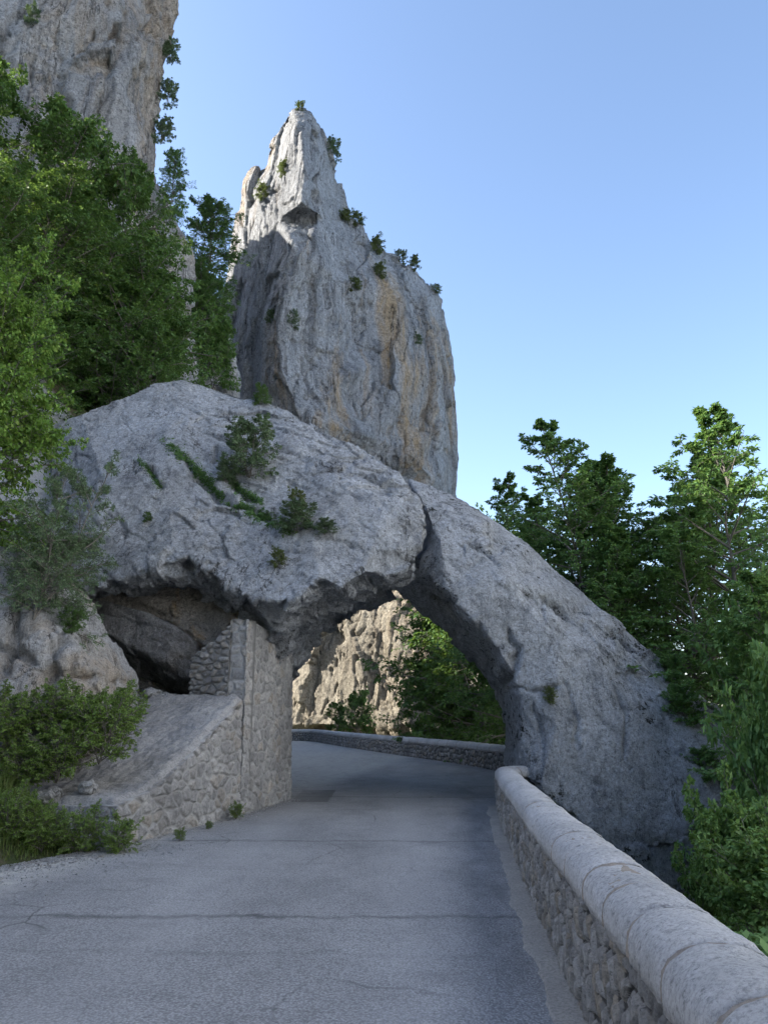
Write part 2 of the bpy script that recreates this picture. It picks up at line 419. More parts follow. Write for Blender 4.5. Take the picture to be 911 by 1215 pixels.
def disp_boulder(amp=1.0, tilt=40, soffit=1.0, seed=0, groove=1.0, fis=(), brkmin=0.0):
    def f(co, nr):
        q = rotx(co, 'y', rad(tilt)) + seed
        an = q * (0.5, 1.1, 2.4)             # bedding runs down to the right
        d = .15 * fbm(co * .35 + seed, 2) + groove * .035 * fbm(an, 3) + .016 * fbm(co * 7 + seed, 4, .62)
        r = ridged(an * .75 + 3.3, 2); d -= groove * .10 * sst(1.22, 1.48, r)
        und = sst(-.05, -.4, nr[:, 2])
        fa, ed = facets(rotx(co, 'x', .4) * (1.3, 1.3, 2.1) + seed, .9)
        fb, ed2 = facets(q * (1.5, 2.0, 3.6) + seed + 5, .9)
        fc, ed3 = facets(co * (4.5, 4.5, 6.5) + seed + 15, .9)
        d += und * soffit * (.24 * fa + .10 * fb + .05 * fc - .05 * sst(.10, 0, ed))
        brk = np.maximum(sst(.05, .35, perlin(co * .4 + 9 + seed)), brkmin)
        d += carve(co, nr, fis) / amp
        d += (1 - und) * (brk * (.10 * fa + .05 * fb) + (.005 + .03 * groove) * fb + .010 * fc)
        return co + nr * (d * amp)[:, None]
    return f
def disp_cliff(amp=1.0, k=1.0, vz=.3, seed=0.):
    def f(co, nr):
        q = co / k + seed; a = rotx(q, 'y', .12) * (1, 1, vz)
        w = np.stack([fbm(q * .35, 3), fbm(q * .35 + 31, 3), fbm(q * .35 + 57, 3)], 1) * .5
        d = .8 * fbm(a * .15, 2) + .09 * fbm(q * 3.2, 4, .6)
        fa, ed = facets((a + w) * .32 + 2, 1.2); fb, ed2 = facets((a + w * .5) * .8 + 7, 1.0); fc, ed3 = facets((q * (1, 1, .6) + w) * 1.9 + 17, 1.0)
        rough = sst(-.1, .35, perlin(a * .3 + 3))
        d += 1.35 * fa + (.22 + .5 * rough) * fb + (.08 + .30 * rough) * fc
        d -= .5 * sst(.05, 0, ed) * sst(-.1, .25, perlin(q * .2))
        r = ridged((a + w * .4) * (.55, .55, .4) + 4, 2); d -= 1.0 * sst(1.25, 1.48, r)      # open chimneys
        return co + nr * (d * amp * k)[:, None]
    return f

B_FIS = fissures([([(196, 522), (218, 545), (240, 566), (262, 588), (290, 604), (320, 618), (350, 630), (395, 640)], .10, .20), ([(252, 525), (262, 545), (285, 582), (312, 600)], .07, .14), ([(160, 540), (178, 560), (192, 580)], .06, .13),
                  ([(240, 505), (246, 522), (244, 535)], .05, .10), ([(330, 560), (360, 575), (420, 600)], .04, .06), ([(370, 650), (400, 655), (450, 668)], .05, .08), ([(140, 610), (152, 630), (160, 655)], .04, .08),
                  ([(205, 470), (240, 490), (262, 500)], .05, .09), ([(320, 655), (345, 672), (372, 676)], .05, .09), ([(430, 545), (470, 585), (498, 600)], .04, .06), ([(108, 560), (118, 590)], .05, .10), ([(290, 500), (340, 520), (372, 540)], .05, .08)], 15.8)
S_FIS = fissures([([(640, 706), (662, 716), (690, 737)], .07, .22), ([(600, 742), (612, 770), (610, 800), (604, 812)], .06, .13), ([(735, 738), (760, 754), (778, 774)], .06, .13), ([(555, 632), (575, 648), (597, 676)], .05, .10),
                  ([(612, 695), (640, 720), (650, 745)], .03, .05), ([(600, 815), (640, 820), (668, 812)], .04, .07), ([(664, 800), (680, 850), (676, 900)], .05, .06), ([(720, 800), (740, 850), (735, 905)], .04, .06), ([(700, 760), (745, 790), (790, 840)], .04, .05), ([(628, 830), (640, 880), (632, 930)], .04, .07)], 15.5)
O_FIS = fissures([([(70, 745), (66, 790), (74, 830)], .07, .20), ([(40, 720), (85, 745), (110, 790)], .05, .14), ([(5, 700), (20, 760), (10, 820)], .06, .16), ([(60, 790), (90, 800), (118, 806)], .05, .14), ([(-20, 760), (30, 775), (60, 790)], .05, .12), ([(85, 770), (92, 800), (86, 830)], .04, .10)], 11.9)
# left boulder of the arch with the hollow under it
b_out = [(60, 505, 18.5), (95, 490, 18.2), (130, 476, 18.6), (160, 466, 18.8), (185, 453, 19), (215, 449, 19), (260, 460, 18.8), (300, 470, 18.6), (335, 482, 18.3), (370, 500, 17.9), (410, 520, 17.5), (445, 540, 17),
         (470, 558, 16.6), (484, 574, 16.2), (499, 598, 15.7), (506, 622, 15.2), (503, 645, 15), (492, 668, 15), (483, 682, 15.5), (470, 690, 16.4), (452, 702, 17),
         (435, 710, 17.3), (405, 724, 17.5), (384, 741, 17.5), (364, 762, 17.4), (350, 788, 17.2), (330, 803, 16.2), (300, 800, 16.2), (288, 835, 16.9), (240, 840, 17.2), (190, 840, 17.4),
         (140, 820, 17.6), (100, 770, 17.5), (80, 700, 16.8), (55, 620, 17)]
b_in = [(120, 560, 16.6), (200, 520, 17.2), (280, 540, 16.9), (350, 560, 16.2), (420, 580, 15.6), (460, 610, 15), (200, 600, 15.7), (120, 630, 15.5), (290, 620, 15.3), (370, 640, 14.6), (440, 650, 14.5),
        (85, 692, 15.2), (110, 695, 14.9), (140, 688, 14.7), (175, 676, 14.6), (205, 668, 14.5), (226, 660, 14.5), (250, 680, 14.3), (275, 697, 14.15), (305, 708, 13.95), (330, 714, 13.8), (355, 708, 13.7), (378, 684, 13.9), (405, 698, 13.9), (432, 680, 14.2), (458, 682, 14.7),
        (115, 708, 15.9), (145, 706, 16.0), (180, 696, 16.0), (226, 692, 16.0), (262, 718, 15.7), (300, 740, 15.2), (335, 748, 14.8), (372, 722, 15.3), (402, 714, 16), (345, 772, 16), (322, 772, 15.4), (315, 760, 15.0), (290, 768, 16.0),
        (120, 730, 17.2), (180, 725, 17.3), (235, 730, 17.2), (265, 765, 16.9), (200, 790, 17.4), (150, 770, 17.5)]
rock('arch_boulder', b_out, b_in, 2.3, .033, 2, disp_boulder(.9, 38, 1, 0, .45, B_FIS), ROCK,
     'huge pale grey boulder forming the left half of the natural road arch, hollow underneath', 'boulder', .9, 1.6)

# right slab leaning from the crack down past the parapet
s_out = [(484, 569, 18), (515, 577, 17.7), (545, 590, 17.5), (590, 618, 17.4), (625, 645, 17.4), (660, 680, 17.3), (700, 714, 17.2), (745, 750, 17), (790, 790, 16.8), (840, 830, 16.5), (890, 868, 16.2), (940, 905, 16), (950, 960, 15.8),
         (920, 1060, 15.6), (850, 1120, 15.4), (770, 1140, 15.3), (690, 1090, 15.3), (625, 1015, 15.4), (604, 960, 15.8), (598, 925, 17.2), (598, 895, 18.0), (595, 850, 18.1), (582, 815, 18.1), (562, 784, 18.1), (534, 752, 18.0), (505, 722, 17.8), (482, 704, 17.7), (464, 694, 17.8),
         (470, 680, 17.9), (484, 662, 18), (494, 645, 18), (496, 622, 18), (490, 598, 18)]
s_in = [(494, 584, 16.9), (504, 600, 16.6), (511, 622, 16.35), (508, 645, 16.3), (498, 666, 16.3), (490, 684, 16.5), (488, 690, 16.5), (512, 684, 15.9), (531, 698, 15.5), (557, 728, 15.4), (578, 750, 15.4), (596, 780, 15.4), (609, 806, 15.4), (618, 840, 15.4), (614, 880, 15.5), (612, 915, 15.5), (522, 640, 16.0), (535, 610, 16.5), (580, 660, 16.0), (620, 720, 15.5), (660, 760, 15.4),
        (700, 780, 15.5), (740, 830, 15.4), (790, 890, 15.3), (850, 890, 15.5), (880, 940, 15.3), (800, 850, 15.7), (720, 900, 15.0), (660, 860, 15.05), (640, 930, 14.95), (700, 980, 14.8), (780, 990, 15.0), (790, 1070, 15.0), (860, 1030, 15.2), (600, 690, 15.5), (650, 700, 16.2), (570, 620, 16.5), (700, 745, 16.2), (502, 722, 17.0), (542, 758, 17.1), (577, 795, 17.2), (598, 850, 17.0), (600, 900, 16.7)]
rock('arch_slab', s_out, s_in, 1.5, .033, 2, disp_boulder(.75, 50, .6, 21., .3, S_FIS), SLAB,
     'long pale grey rock slab leaning down to the right, right leg of the natural arch', 'rock slab', .93, .8, .25)

# dark fallen block lying inside the hollow
d_out = [(92, 706, 15.9), (130, 712, 15.5), (170, 726, 15.2), (205, 742, 14.9), (232, 762, 14.8), (239, 795, 14.9), (234, 818, 15.1), (215, 824, 15.5), (180, 808, 15.8), (145, 795, 16), (115, 775, 16.1), (98, 750, 16.1)]
d_in = [(200, 785, 14.85), (160, 770, 15.2), (120, 750, 15.6), (215, 800, 14.9)]
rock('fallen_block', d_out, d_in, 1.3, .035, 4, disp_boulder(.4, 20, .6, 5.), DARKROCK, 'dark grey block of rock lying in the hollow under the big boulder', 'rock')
# warm back wall of the hollow
rock('hollow_rock_face', [(80, 690, 16.4), (230, 680, 16.2), (310, 700, 15.8), (300, 800, 15.6), (300, 850, 15.6), (90, 850, 16.6)],
     [(200, 720, 15.6), (250, 750, 15.3), (160, 760, 16.0), (268, 768, 14.75), (240, 764, 14.95), (270, 800, 15.0), (225, 790, 15.6), (250, 720, 15.6)], 1.6, .04, 3, disp_boulder(.55, 10, 1.2, 31.), CAVE,
     'brown stained rock face at the back of the hollow behind the dark block', 'rock face')
# pale outcrop at the left edge
rock('pale_outcrop', [(-140, 600, 13), (-40, 640, 12.9), (30, 652, 12.9), (62, 690, 12.6), (78, 730, 12.3), (98, 760, 12.2), (118, 800, 12.1), (128, 850, 12.2), (100, 900, 12.1), (-150, 930, 11.5)],
     [(-30, 700, 12.2), (25, 720, 12.1), (55, 760, 11.8), (30, 800, 11.6), (80, 800, 11.7), (60, 850, 11.5), (-60, 800, 11.5), (0, 860, 11.3)], 2.2, .035, 0, disp_boulder(.62, 55, 1, 41., 1.0, O_FIS, .8), OUTCROP,
     'whitish fractured rock outcrop at the left edge above the weeds', 'rock outcrop')
# spire
sp_out = [(255, 780, 93), (258, 560, 91), (262, 470, 90), (262, 380, 89), (268, 340, 89), (276, 290, 89), (281, 250, 88), (288, 214, 86), (300, 200, 85.5), (311, 196, 84.5), (315, 178, 84), (326, 158, 83), (338, 138, 81.5), (348, 130, 80), (358, 127, 79.3),
          (370, 134, 80), (382, 152, 81), (393, 176, 82), (400, 204, 83), (407, 240, 84), (411, 258, 85), (430, 268, 85.5), (438, 288, 86), (462, 302, 86.5), (488, 312, 87.5), (503, 328, 89), (517, 348, 90.5), (528, 370, 92), (533, 400, 93), (537, 440, 93.5), (541, 490, 94), (543, 540, 94), (540, 600, 94), (538, 780, 94)]
sp_in = [(358, 160, 77), (361, 200, 76), (359, 240, 75), (357, 300, 74), (345, 330, 74), (335, 360, 74), (330, 400, 74), (335, 440, 73.5), (350, 480, 73), (365, 540, 72.5), (310, 230, 82), (308, 300, 81.5), (300, 380, 80.5), (300, 460, 80), (330, 330, 76.5), (330, 200, 80.5), (330, 260, 78.5), (300, 560, 79), (385, 500, 73), (400, 600, 72.5),
         (385, 260, 79), (398, 330, 79), (400, 400, 78.5), (398, 450, 77), (416, 300, 83), (412, 480, 79.5), (420, 400, 82), (418, 560, 81),
         (440, 340, 82), (470, 360, 83), (450, 430, 81), (480, 450, 82), (445, 520, 80), (490, 540, 82), (503, 400, 85), (510, 440, 85), (525, 500, 88), (500, 350, 87), (516, 570, 86), (440, 650, 80)]
rock('rock_spire', sp_out, sp_in, 14, .17, 1, disp_cliff(.31, 1.3, .34), SPIRE, 'tall pointed grey limestone spire rising behind the arch, its tip catching the sun', 'rock spire', .8, 4)
# left cliff
lc_out = [(-1300, 900, 46), (-1500, -200, 58), (-900, -520, 60), (-300, -560, 56), (100, -560, 54), (216, -420, 54), (212, -150, 52), (207, -20, 51), (204, 40, 50.5), (196, 100, 50.5), (186, 160, 50.5), (190, 200, 50.5), (205, 240, 50.5), (222, 280, 51), (230, 320, 51), (236, 400, 51), (240, 700, 51), (100, 900, 46)]
lc_in = [(-300, 0, 45), (-100, 100, 43), (-30, 0, 44), (20, 40, 42.5), (40, 110, 42), (80, 60, 44), (100, 0, 44), (100, 150, 43.5), (140, 100, 44.5), (165, 60, 46), (180, 20, 47.5), (170, 180, 46), (150, 260, 44.5), (200, 330, 47), (100, 350, 43), (-100, 400, 42), (-100, -250, 47), (120, -250, 48), (190, -200, 50), (60, 600, 42), (-400, 500, 40)]
rock('limestone_cliff', lc_out, lc_in, 16, .24, 2, disp_cliff(.50, 1.1, .24, 11.), CLIFF, 'sheer streaked grey limestone cliff in the top left corner above the trees', 'cliff', .95, 3, -9)
# golden cliff seen through the arch
gc_out = [(250, 930, 84), (240, 720, 84), (300, 640, 82), (380, 620, 74), (450, 640, 70), (520, 660, 66), (600, 690, 62), (640, 800, 60.5), (640, 930, 60)]
gc_in = [(345, 860, 69.6), (350, 760, 70.2), (400, 720, 69.2), (400, 840, 68), (420, 780, 67.3), (450, 860, 65.5), (500, 760, 63.5), (500, 860, 62.6), (450, 720, 66.3), (560, 820, 60.5)]
rock('golden_cliff', gc_out, gc_in, 9, .15, 2, disp_cliff(.45, .8, .4, 27.), WARM, 'golden fractured cliff seen through the arch beyond the road bend', 'cliff')

rock('rock_buttress', [(196, 900, 61), (198, 500, 62), (205, 370, 62.5), (222, 338, 63), (245, 350, 63.5), (262, 362, 63.5), (276, 392, 63), (284, 450, 62.5), (294, 560, 62), (304, 900, 61.5)],
     [(230, 400, 60.8), (255, 410, 60.6), (245, 470, 60), (265, 470, 60.4), (230, 600, 59.5), (262, 650, 59.5)], 2.5, .22, 1, disp_cliff(.30, .9, .3, 19.), CLIFF, 'shaded rock buttress overgrown with trees between the cliff and the spire', 'rock', .85, .3)

# ------------------------------------------------------------------ road, terrain
NW = [G(590, 957), G(598, 985), G(614, 1020), G(640, 1085), G(668, 1145), G(700, 1215)]       # foot of the near parapet, far -> near
nw = np.array([p[:2] for p in NW]); print('near wall', nw.round(2).tolist())
d0 = nw[-1] - nw[-3]; d0 /= np.linalg.norm(d0); nw = np.vstack([nw, nw[-1] + d0 * 4, nw[-1] + d0 * 9])
FW = np.array([G(*q)[:2] for q in [(612, 919), (590, 915), (556, 908), (520, 902.5), (480, 897), (440, 891), (405, 885.5), (385, 882), (373, 879.5)]])
print('far wall', FW.round(2).tolist())
endv = FW[-1]
FW = np.vstack([FW, endv + (-1.2, 1.0), endv + (-2.6, 1.5), endv + (-4.5, 1.8)])

xl_y = [-60, -5, 4, 8, 9.5, 10.4, 11, 14, 17, 20, 30, 45, 52, 66, 80, 300]
xl_x = [-9, -8, -6.6, -4.9, -4.2, -3.7, -3.9, -3.9, -3.5, -3.9, -7, -14, -17, -18, -16, -16]
xr_y = [-60, -6, 1.5, 4.7, 16, 20, 24.7, 30, 37, 45, 53, 56, 64, 300]
xr_x = [1.2, .9, 1.5, 2.0, 3.0, 3.9, 4.6, 3.2, 1.2, -1.2, -3.6, -4, 6, 10]
def terrain_h(x, y):
    x = np.asarray(x, float); y = np.asarray(y, float)
    p = np.stack([x, y, np.zeros_like(x)], -1).reshape(-1, 3)
    u = np.interp(y, xl_y, xl_x) - x; v = x - np.interp(y, xr_y, xr_x)
    hl = .5 * np.clip(u, 0, 1.6) + 1.05 * np.clip(u - 1.6, 0, 6) + .8 * np.clip(u - 7.6, 0, 38) + .3 * np.clip(u - 45, 0, 60)
    hl = hl * (.2 + .8 * sst(-6, 9, y))
    back = sst(-45, -75, y) * sst(-120, -60, x) * np.clip((-45 - y) * 1.1, 0, 75)  # unseen valley side behind the camera, added to bounce sunlight
    h2 = np.interp(u, [0, .8, 3, 8, 14, 20, 40, 110], [0, .6, 8.5, 13.5, 18, 21, 34, 60]); b2 = sst(16, 19.5, y) * sst(44, 33, y)
    hl = hl * (1 - b2) + np.maximum(hl, h2) * b2
    hl = hl * (1 - .8 * sst(55, 60, y) * sst(78, 73, y))
    hr = -.25 * np.clip(v, 0, 3.5) * sst(9, 6.5, y) - 1.05 * np.clip(v, 0, 3.5) * sst(6.5, 9, y) * (1 - .85 * sst(36, 42, y)) - .95 * np.clip(v - 3.5, 0, 24) - .3 * np.clip(v - 26, 0, 60)
    n = fbm(p * .22, 4).reshape(x.shape)
    amt = np.clip(u, 0, 8) * .09 + np.clip(v, 0, 8) * .09
    n2 = fbm(p * 1.3, 3).reshape(x.shape) * np.clip(np.maximum(u, v), 0, 1) * .12
    far = sst(90, 260, np.hypot(x, y))
    shade_ridge = 47 * np.exp(-((x + 46) / 14) ** 2 / 2) * sst(74, 77, y) * sst(118, 96, y) * (1 + .10 * fbm(p * .12, 3).reshape(x.shape))  # unseen ridge on the left, added to shade the lower spire
    wx = x - 40 - 5 * fbm(np.stack([x * .02, y * .05, x * 0], -1).reshape(-1, 3), 3).reshape(x.shape)
    bounce_wall = sst(0, 16, wx) * (120 + 16 * fbm(p * .03 + 3, 3).reshape(x.shape)) * sst(52, 36, y) * sst(-150, -110, y)  # unseen sunlit rock wall to the right, added to bounce light onto the arch
    mound = 5.3 * np.exp(-((x - 9.6) / 1.8) ** 2 / 2 - ((y - 14.2) / 2.6) ** 2 / 2)
    h = mound + hl + hr + back + shade_ridge + bounce_wall + n * amt + n2 - .06
    return h * (1 - far) + far * (-42 + 30 * fbm(p * .004, 3).reshape(x.shape))
gx = np.concatenate([[-4000, -2200, -1200, -600, -350, -220], np.arange(-150, -20, 4.), np.arange(-20, 14, .3), np.arange(14, 38, 2.5), np.arange(38, 70, 1.2), [75, 100, 150, 220, 350, 600, 1200, 2200, 4000]])
gy = np.concatenate([[-4000, -2000, -900, -400, -200], np.arange(-120, -6, 5.), np.arange(-6, 30, .3), np.arange(30, 90, 1.2), np.arange(90, 200, 8), [250, 400, 800, 1600, 3000, 5000]])
XX, YY = np.meshgrid(gx, gy); ZZ = terrain_h(XX, YY)
nyy, nxx = XX.shape
ii = np.arange(nyy * nxx).reshape(nyy, nxx)
quads = np.stack([ii[:-1, :-1], ii[:-1, 1:], ii[1:, 1:], ii[1:, :-1]], -1).reshape(-1, 4)
tag(obj('terrain', np.stack([XX, YY, ZZ], -1).reshape(-1, 3), quads, SOIL, None, True, origin=(0, 0, 0)), kind='structure')

# the road as one sheet 6 cm above the soil
rl = [(-30, -16), (-8, -6), (-8, 0), (-7, 4), (-5.2, 7.6), (-4.5, 8.6), (-3.8, 9.8), (-3.4, 10.6), (-2.75, 14), (-2.0, 16.7), (-2.8, 20), (-4.5, 30), (-8.5, 42), (-13, 50), (-20, 54)]
rr = [(6, -16), (.8, -6), (1.0, 0), (1.25, 3)] + [tuple(p) for p in nw[:6][::-1]] + [(3.0, 19), (3.55, 23)] + [tuple(p + np.array((0.0, .12))) for p in FW[2:]]
rr = [(a + .06, b) for a, b in rr]
poly = [Vector(p) for p in rl] + [Vector(p) for p in rr[::-1]]
r = delaunay_2d_cdt(poly, [], [list(range(len(poly)))], 1, 1e-5)
RV = np.array([(v[0], v[1], 0.0) for v in r[0]])
tag(obj('road', RV, np.array(r[2]), ASPHALT, None, origin=(0, 0, 0)), kind='structure')

# ------------------------------------------------------------------ masonry
def resample(pl, step):
    pl = np.asarray(pl, float); seg = np.linalg.norm(np.diff(pl, axis=0), axis=1); s = np.concatenate([[0], np.cumsum(seg)])
    t = np.linspace(0, s[-1], max(2, int(s[-1] / step) + 1))
    return np.stack([np.interp(t, s, pl[:, k]) for k in range(pl.shape[1])], 1), t
def smooth_pl(pl, it=3):
    pl = np.asarray(pl, float)
    for _ in range(it):
        q = pl[:-1] * .75 + pl[1:] * .25; r_ = pl[:-1] * .25 + pl[1:] * .75
        pl = np.vstack([pl[:1], np.stack([q, r_], 1).reshape(-1, pl.shape[1]), pl[-1:]])
    return pl
def normals2d(c, side):
    t = np.gradient(c, axis=0); t /= np.linalg.norm(t, axis=1)[:, None] + 1e-9
    return np.stack([-t[:, 1], t[:, 0]], 1) * side
def stonefield(s, z, w, h, seed, jit=.42):
    """2D cells over (s, z): height 0..1, tone, mortar"""
    rowo = z / h
    p = np.stack([s / w, rowo, np.full_like(s, seed + .5)], 1)
    wob = np.stack([fbm(np.stack([s * 2.2, z * 2.2, np.full_like(s, seed)], 1), 3), fbm(np.stack([s * 2.2, z * 2.2, np.full_like(s, seed + 9)], 1), 3)], 1) * .34
    p[:, :2] += wob
    i = np.floor(p[:, :2]).astype(np.int64); n = len(s)
    f1 = np.full(n, 9.); f2 = np.full(n, 9.); hid = np.zeros(n, np.int64); c1 = np.zeros((n, 2)); c2 = np.zeros((n, 2))
    for dx in (-2, -1, 0, 1, 2):
        for dy in (-2, -1, 0, 1, 2):
            a = i + (dx, dy); hh = _h(a[:, 0], a[:, 1], np.full(n, int(seed * 13) & 4095))
            q = a + .5 + jit * _g[hh, :2]; q[:, 0] += .5 * (a[:, 1] & 1)
            d = np.linalg.norm(p[:, :2] - q, axis=1); m = d < f1; m2 = (~m) & (d < f2)
            c2 = np.where(m[:, None], c1, np.where(m2[:, None], q, c2)); f2 = np.where(m, f1, np.where(m2, d, f2))
            c1 = np.where(m[:, None], q, c1); f1 = np.where(m, d, f1); hid = np.where(m, hh, hid)
    edge = (f2 ** 2 - f1 ** 2) / (2 * np.linalg.norm(c2 - c1, axis=1) + 1e-6)
    tone = (_g[hid, 0] * .5 + .5); g = _g[hid]
    tilt = (p[:, 0] - c1[:, 0]) * g[:, 1] * .5 + (p[:, 1] - c1[:, 1]) * g[:, 2] * .5
    return edge, tone, tilt
def grid_faces(nu, nv):
    k = np.arange(nu * nv).reshape(nu, nv)
    return np.stack([k[:-1, :-1], k[1:, :-1], k[1:, 1:], k[:-1, 1:]], -1).reshape(-1, 4)
def stone_wall(name, parent, mat, c, side, zb, zt, thick, step, w, h, depth, seed, s0=0., batter=0., mort_w=.13):
    """wall body: stone-faced front along the foot line c, plain top, back and ends; one closed mesh"""
    c, t = resample(c, step); nrm = normals2d(c, side); nu = len(c)
    zbv = np.interp(t, np.linspace(0, t[-1], len(zb)), zb) if hasattr(zb, '__len__') else np.full(nu, zb)
    ztv = np.interp(t, np.linspace(0, t[-1], len(zt)), zt) if hasattr(zt, '__len__') else np.full(nu, zt)
    nv = max(3, int((ztv - zbv).max() / step) + 1)
    f = np.linspace(0, 1, nv)
    Z = zbv[:, None] + (ztv - zbv)[:, None] * f[None]
    S = np.repeat(t[:, None], nv, 1) + s0
    e, tone, tilt = stonefield(S.ravel(), Z.ravel(), w, h, seed)
    q = np.stack([S.ravel() * 14, Z.ravel() * 14, np.full(S.size, seed)], 1)
    hgt = sst(.02, mort_w * 1.9, e) * (1 + .7 * (tone - .5) + tilt) + .12 * fbm(q, 3)
    D = (hgt * depth).reshape(nu, nv)
    D[0] *= .3; D[-1] *= .3
    X = c[:, None, :] + nrm[:, None, :] * (D - (Z - zbv[:, None]) * batter)[:, :, None]
    V = np.concatenate([X, Z[:, :, None]], 2)
    back_t = np.concatenate([c - nrm * thick, ztv[:, None]], 1)[:, None, :]; back_b = np.concatenate([c - nrm * thick, zbv[:, None] - .5], 1)[:, None, :]
    V = np.concatenate([np.concatenate([c, zbv[:, None] - .5], 1)[:, None, :], V, back_t, back_b], 1)
    n2 = nv + 3
    mort = np.ones((nu, n2)); mort[:, 1:nv + 1] = 1 - sst(mort_w * .45, mort_w, e).reshape(nu, nv)
    tn = np.full((nu, n2), .5); tn[:, 1:nv + 1] = tone.reshape(nu, nv)
    fc = grid_faces(nu, n2)
    if side < 0: fc = fc[:, ::-1]
    caps = [np.array([list(range(n2))]), np.array([[(nu - 1) * n2 + k for k in range(n2)][::-1]])]
    return obj(name, V.reshape(-1, 3), [fc] + caps, mat, parent, True, {'tone': tn.ravel(), 'mortar': mort.ravel()})
def coping(parent, c, side, zf, width, over, height, seglen, rng, taper=None):
    """round-topped coping stones laid end to end, one mesh each"""
    c, t = resample(c, .04); nrm = normals2d(c, side)
    total = t[-1]; s = 0.0; k = 0
    def at(q):
        return np.array([np.interp(q, t, c[:, 0]), np.interp(q, t, c[:, 1])]), np.array([np.interp(q, t, nrm[:, 0]), np.interp(q, t, nrm[:, 1])])
    while s < total - .12:
        L = min(seglen * rng.uniform(.82, 1.15), total - s)
        if total - s - L < .2: L = total - s
        a0, a1 = s + .009, s + L - .009
        ns = max(4, int(L / .035)); pr = 22
        jz, jn = rng.uniform(-.006, .006), rng.uniform(-.006, .006)
        rows = []
        for q in np.linspace(a0, a1, ns):
            pc, pn = at(q)
            e = min(q - a0, a1 - q); rnd = -.012 * (1 - min(1, e / .03)) ** 2
            th = np.linspace(0, math.pi, pr)
            half = width / 2 + over
            off = over + jn + rnd - half + np.cos(th) * (half + rnd)
            z = zf(pc)
            zz = z + jz + .05 + np.sin(th) ** .8 * (height - .05 + rnd)
            off = np.concatenate([[off[0]], off, [off[-1]]]); zz = np.concatenate([[z], zz, [z]])
            rows.append(np.stack([pc[0] + pn[0] * off, pc[1] + pn[1] * off, zz], 1))
        V = np.array(rows); V += (perlin(V.reshape(-1, 3) * 6) * .010 + fbm(V.reshape(-1, 3) * 19, 2) * .006).reshape(V.shape[:2])[:, :, None] * np.array([.4, .4, 1])
        m = pr + 2; fc = grid_faces(ns, m)
        bot = np.stack([np.arange(ns - 1) * m, np.arange(ns - 1) * m + m - 1, np.arange(1, ns) * m + m - 1, np.arange(1, ns) * m], 1)
        fc = np.vstack([fc, bot])
        if side < 0: fc = fc[:, ::-1]
        caps = [np.array([list(range(m))]), np.array([[(ns - 1) * m + j for j in range(m)][::-1]])]
        obj('coping_stone', V.reshape(-1, 3), [fc] + caps, COPING, parent, True)
        s += L; k += 1
    # mortar bed showing in the joints
    rows = []
    for q in np.linspace(.0, total, int(total / .1)):
        pc, pn = at(q); z = zf(pc); th = np.linspace(0, math.pi, 12); half = width / 2 + over - .007
        off = over - .009 - half + np.cos(th) * half; zz = z + .04 + np.sin(th) ** .8 * (height - .048)
        off = np.concatenate([[off[0]], off, [off[-1]]]); zz = np.concatenate([[z + .003], zz, [z + .003]])
        rows.append(np.stack([pc[0] + pn[0] * off, pc[1] + pn[1] * off, zz], 1))
    V = np.array(rows); m = 14; fc = grid_faces(len(rows), m)
    if side < 0: fc = fc[:, ::-1]
    obj('mortar_joint', V.reshape(-1, 3), [fc, np.array([list(range(m))]), np.array([[(len(rows) - 1) * m + j for j in range(m)][::-1]])], JOINT, parent, True)

rg = np.random.default_rng(11)
nwl = np.vstack([nw[0] + (.75, .55), nw[0] + (.28, .38), nw[0] + (.03, .1), nw])
nwl = smooth_pl(nwl, 3)
pw = empty('near_parapet', (nw[3][0], nw[3][1], 0), 'low rubble stone parapet with round pale coping along the right edge of the road', 'parapet', 'stone parapets')
NWZ = lambda p: float(np.interp(p[1], [3, 15.2], [.66, .50]))
stone_wall('stone_face', pw, WALLSTONE, nwl, -1, -.02, [NWZ(p) for p in resample(nwl, .2)[0]], .36, .010, .085, .145, .036, 2, mort_w=.15)
coping(pw, nwl, -1, NWZ, .34, .035, .20, .62, rg)
fwl = smooth_pl(FW, 3)
pf = empty('far_parapet', (FW[4][0], FW[4][1], 0), 'curving stone parapet round the bend seen through the arch', 'parapet', 'stone parapets')
stone_wall('stone_face', pf, WALLSTONE, fwl, 1, -.02, .54, .36, .03, .20, .16, .05, 4)
coping(pf, fwl, 1, lambda p: .54, .36, .03, .22, 1.1, rg)

# concrete kerb strip at the foot of the near parapet
kc, kt = resample(smooth_pl(nw, 2), .08); kn = normals2d(kc, -1)
wob = .20 + .05 * fbm(np.stack([kt * 1.5, kt * 0, kt * 0], 1), 4) + .02 * fbm(np.stack([kt * 9, kt * 0, kt * 0 + 5], 1), 2)
kV = np.concatenate([np.concatenate([kc - kn * .05, np.full((len(kc), 1), .018)], 1)[:, None], np.concatenate([kc + kn * (wob[:, None] - .02), np.full((len(kc), 1), .014)], 1)[:, None], np.concatenate([kc + kn * wob[:, None], np.full((len(kc), 1), -.01)], 1)[:, None]], 1)
tag(obj('kerb_strip', kV.reshape(-1, 3), grid_faces(len(kc), 3)[:, ::-1], KERB, None), kind='structure')

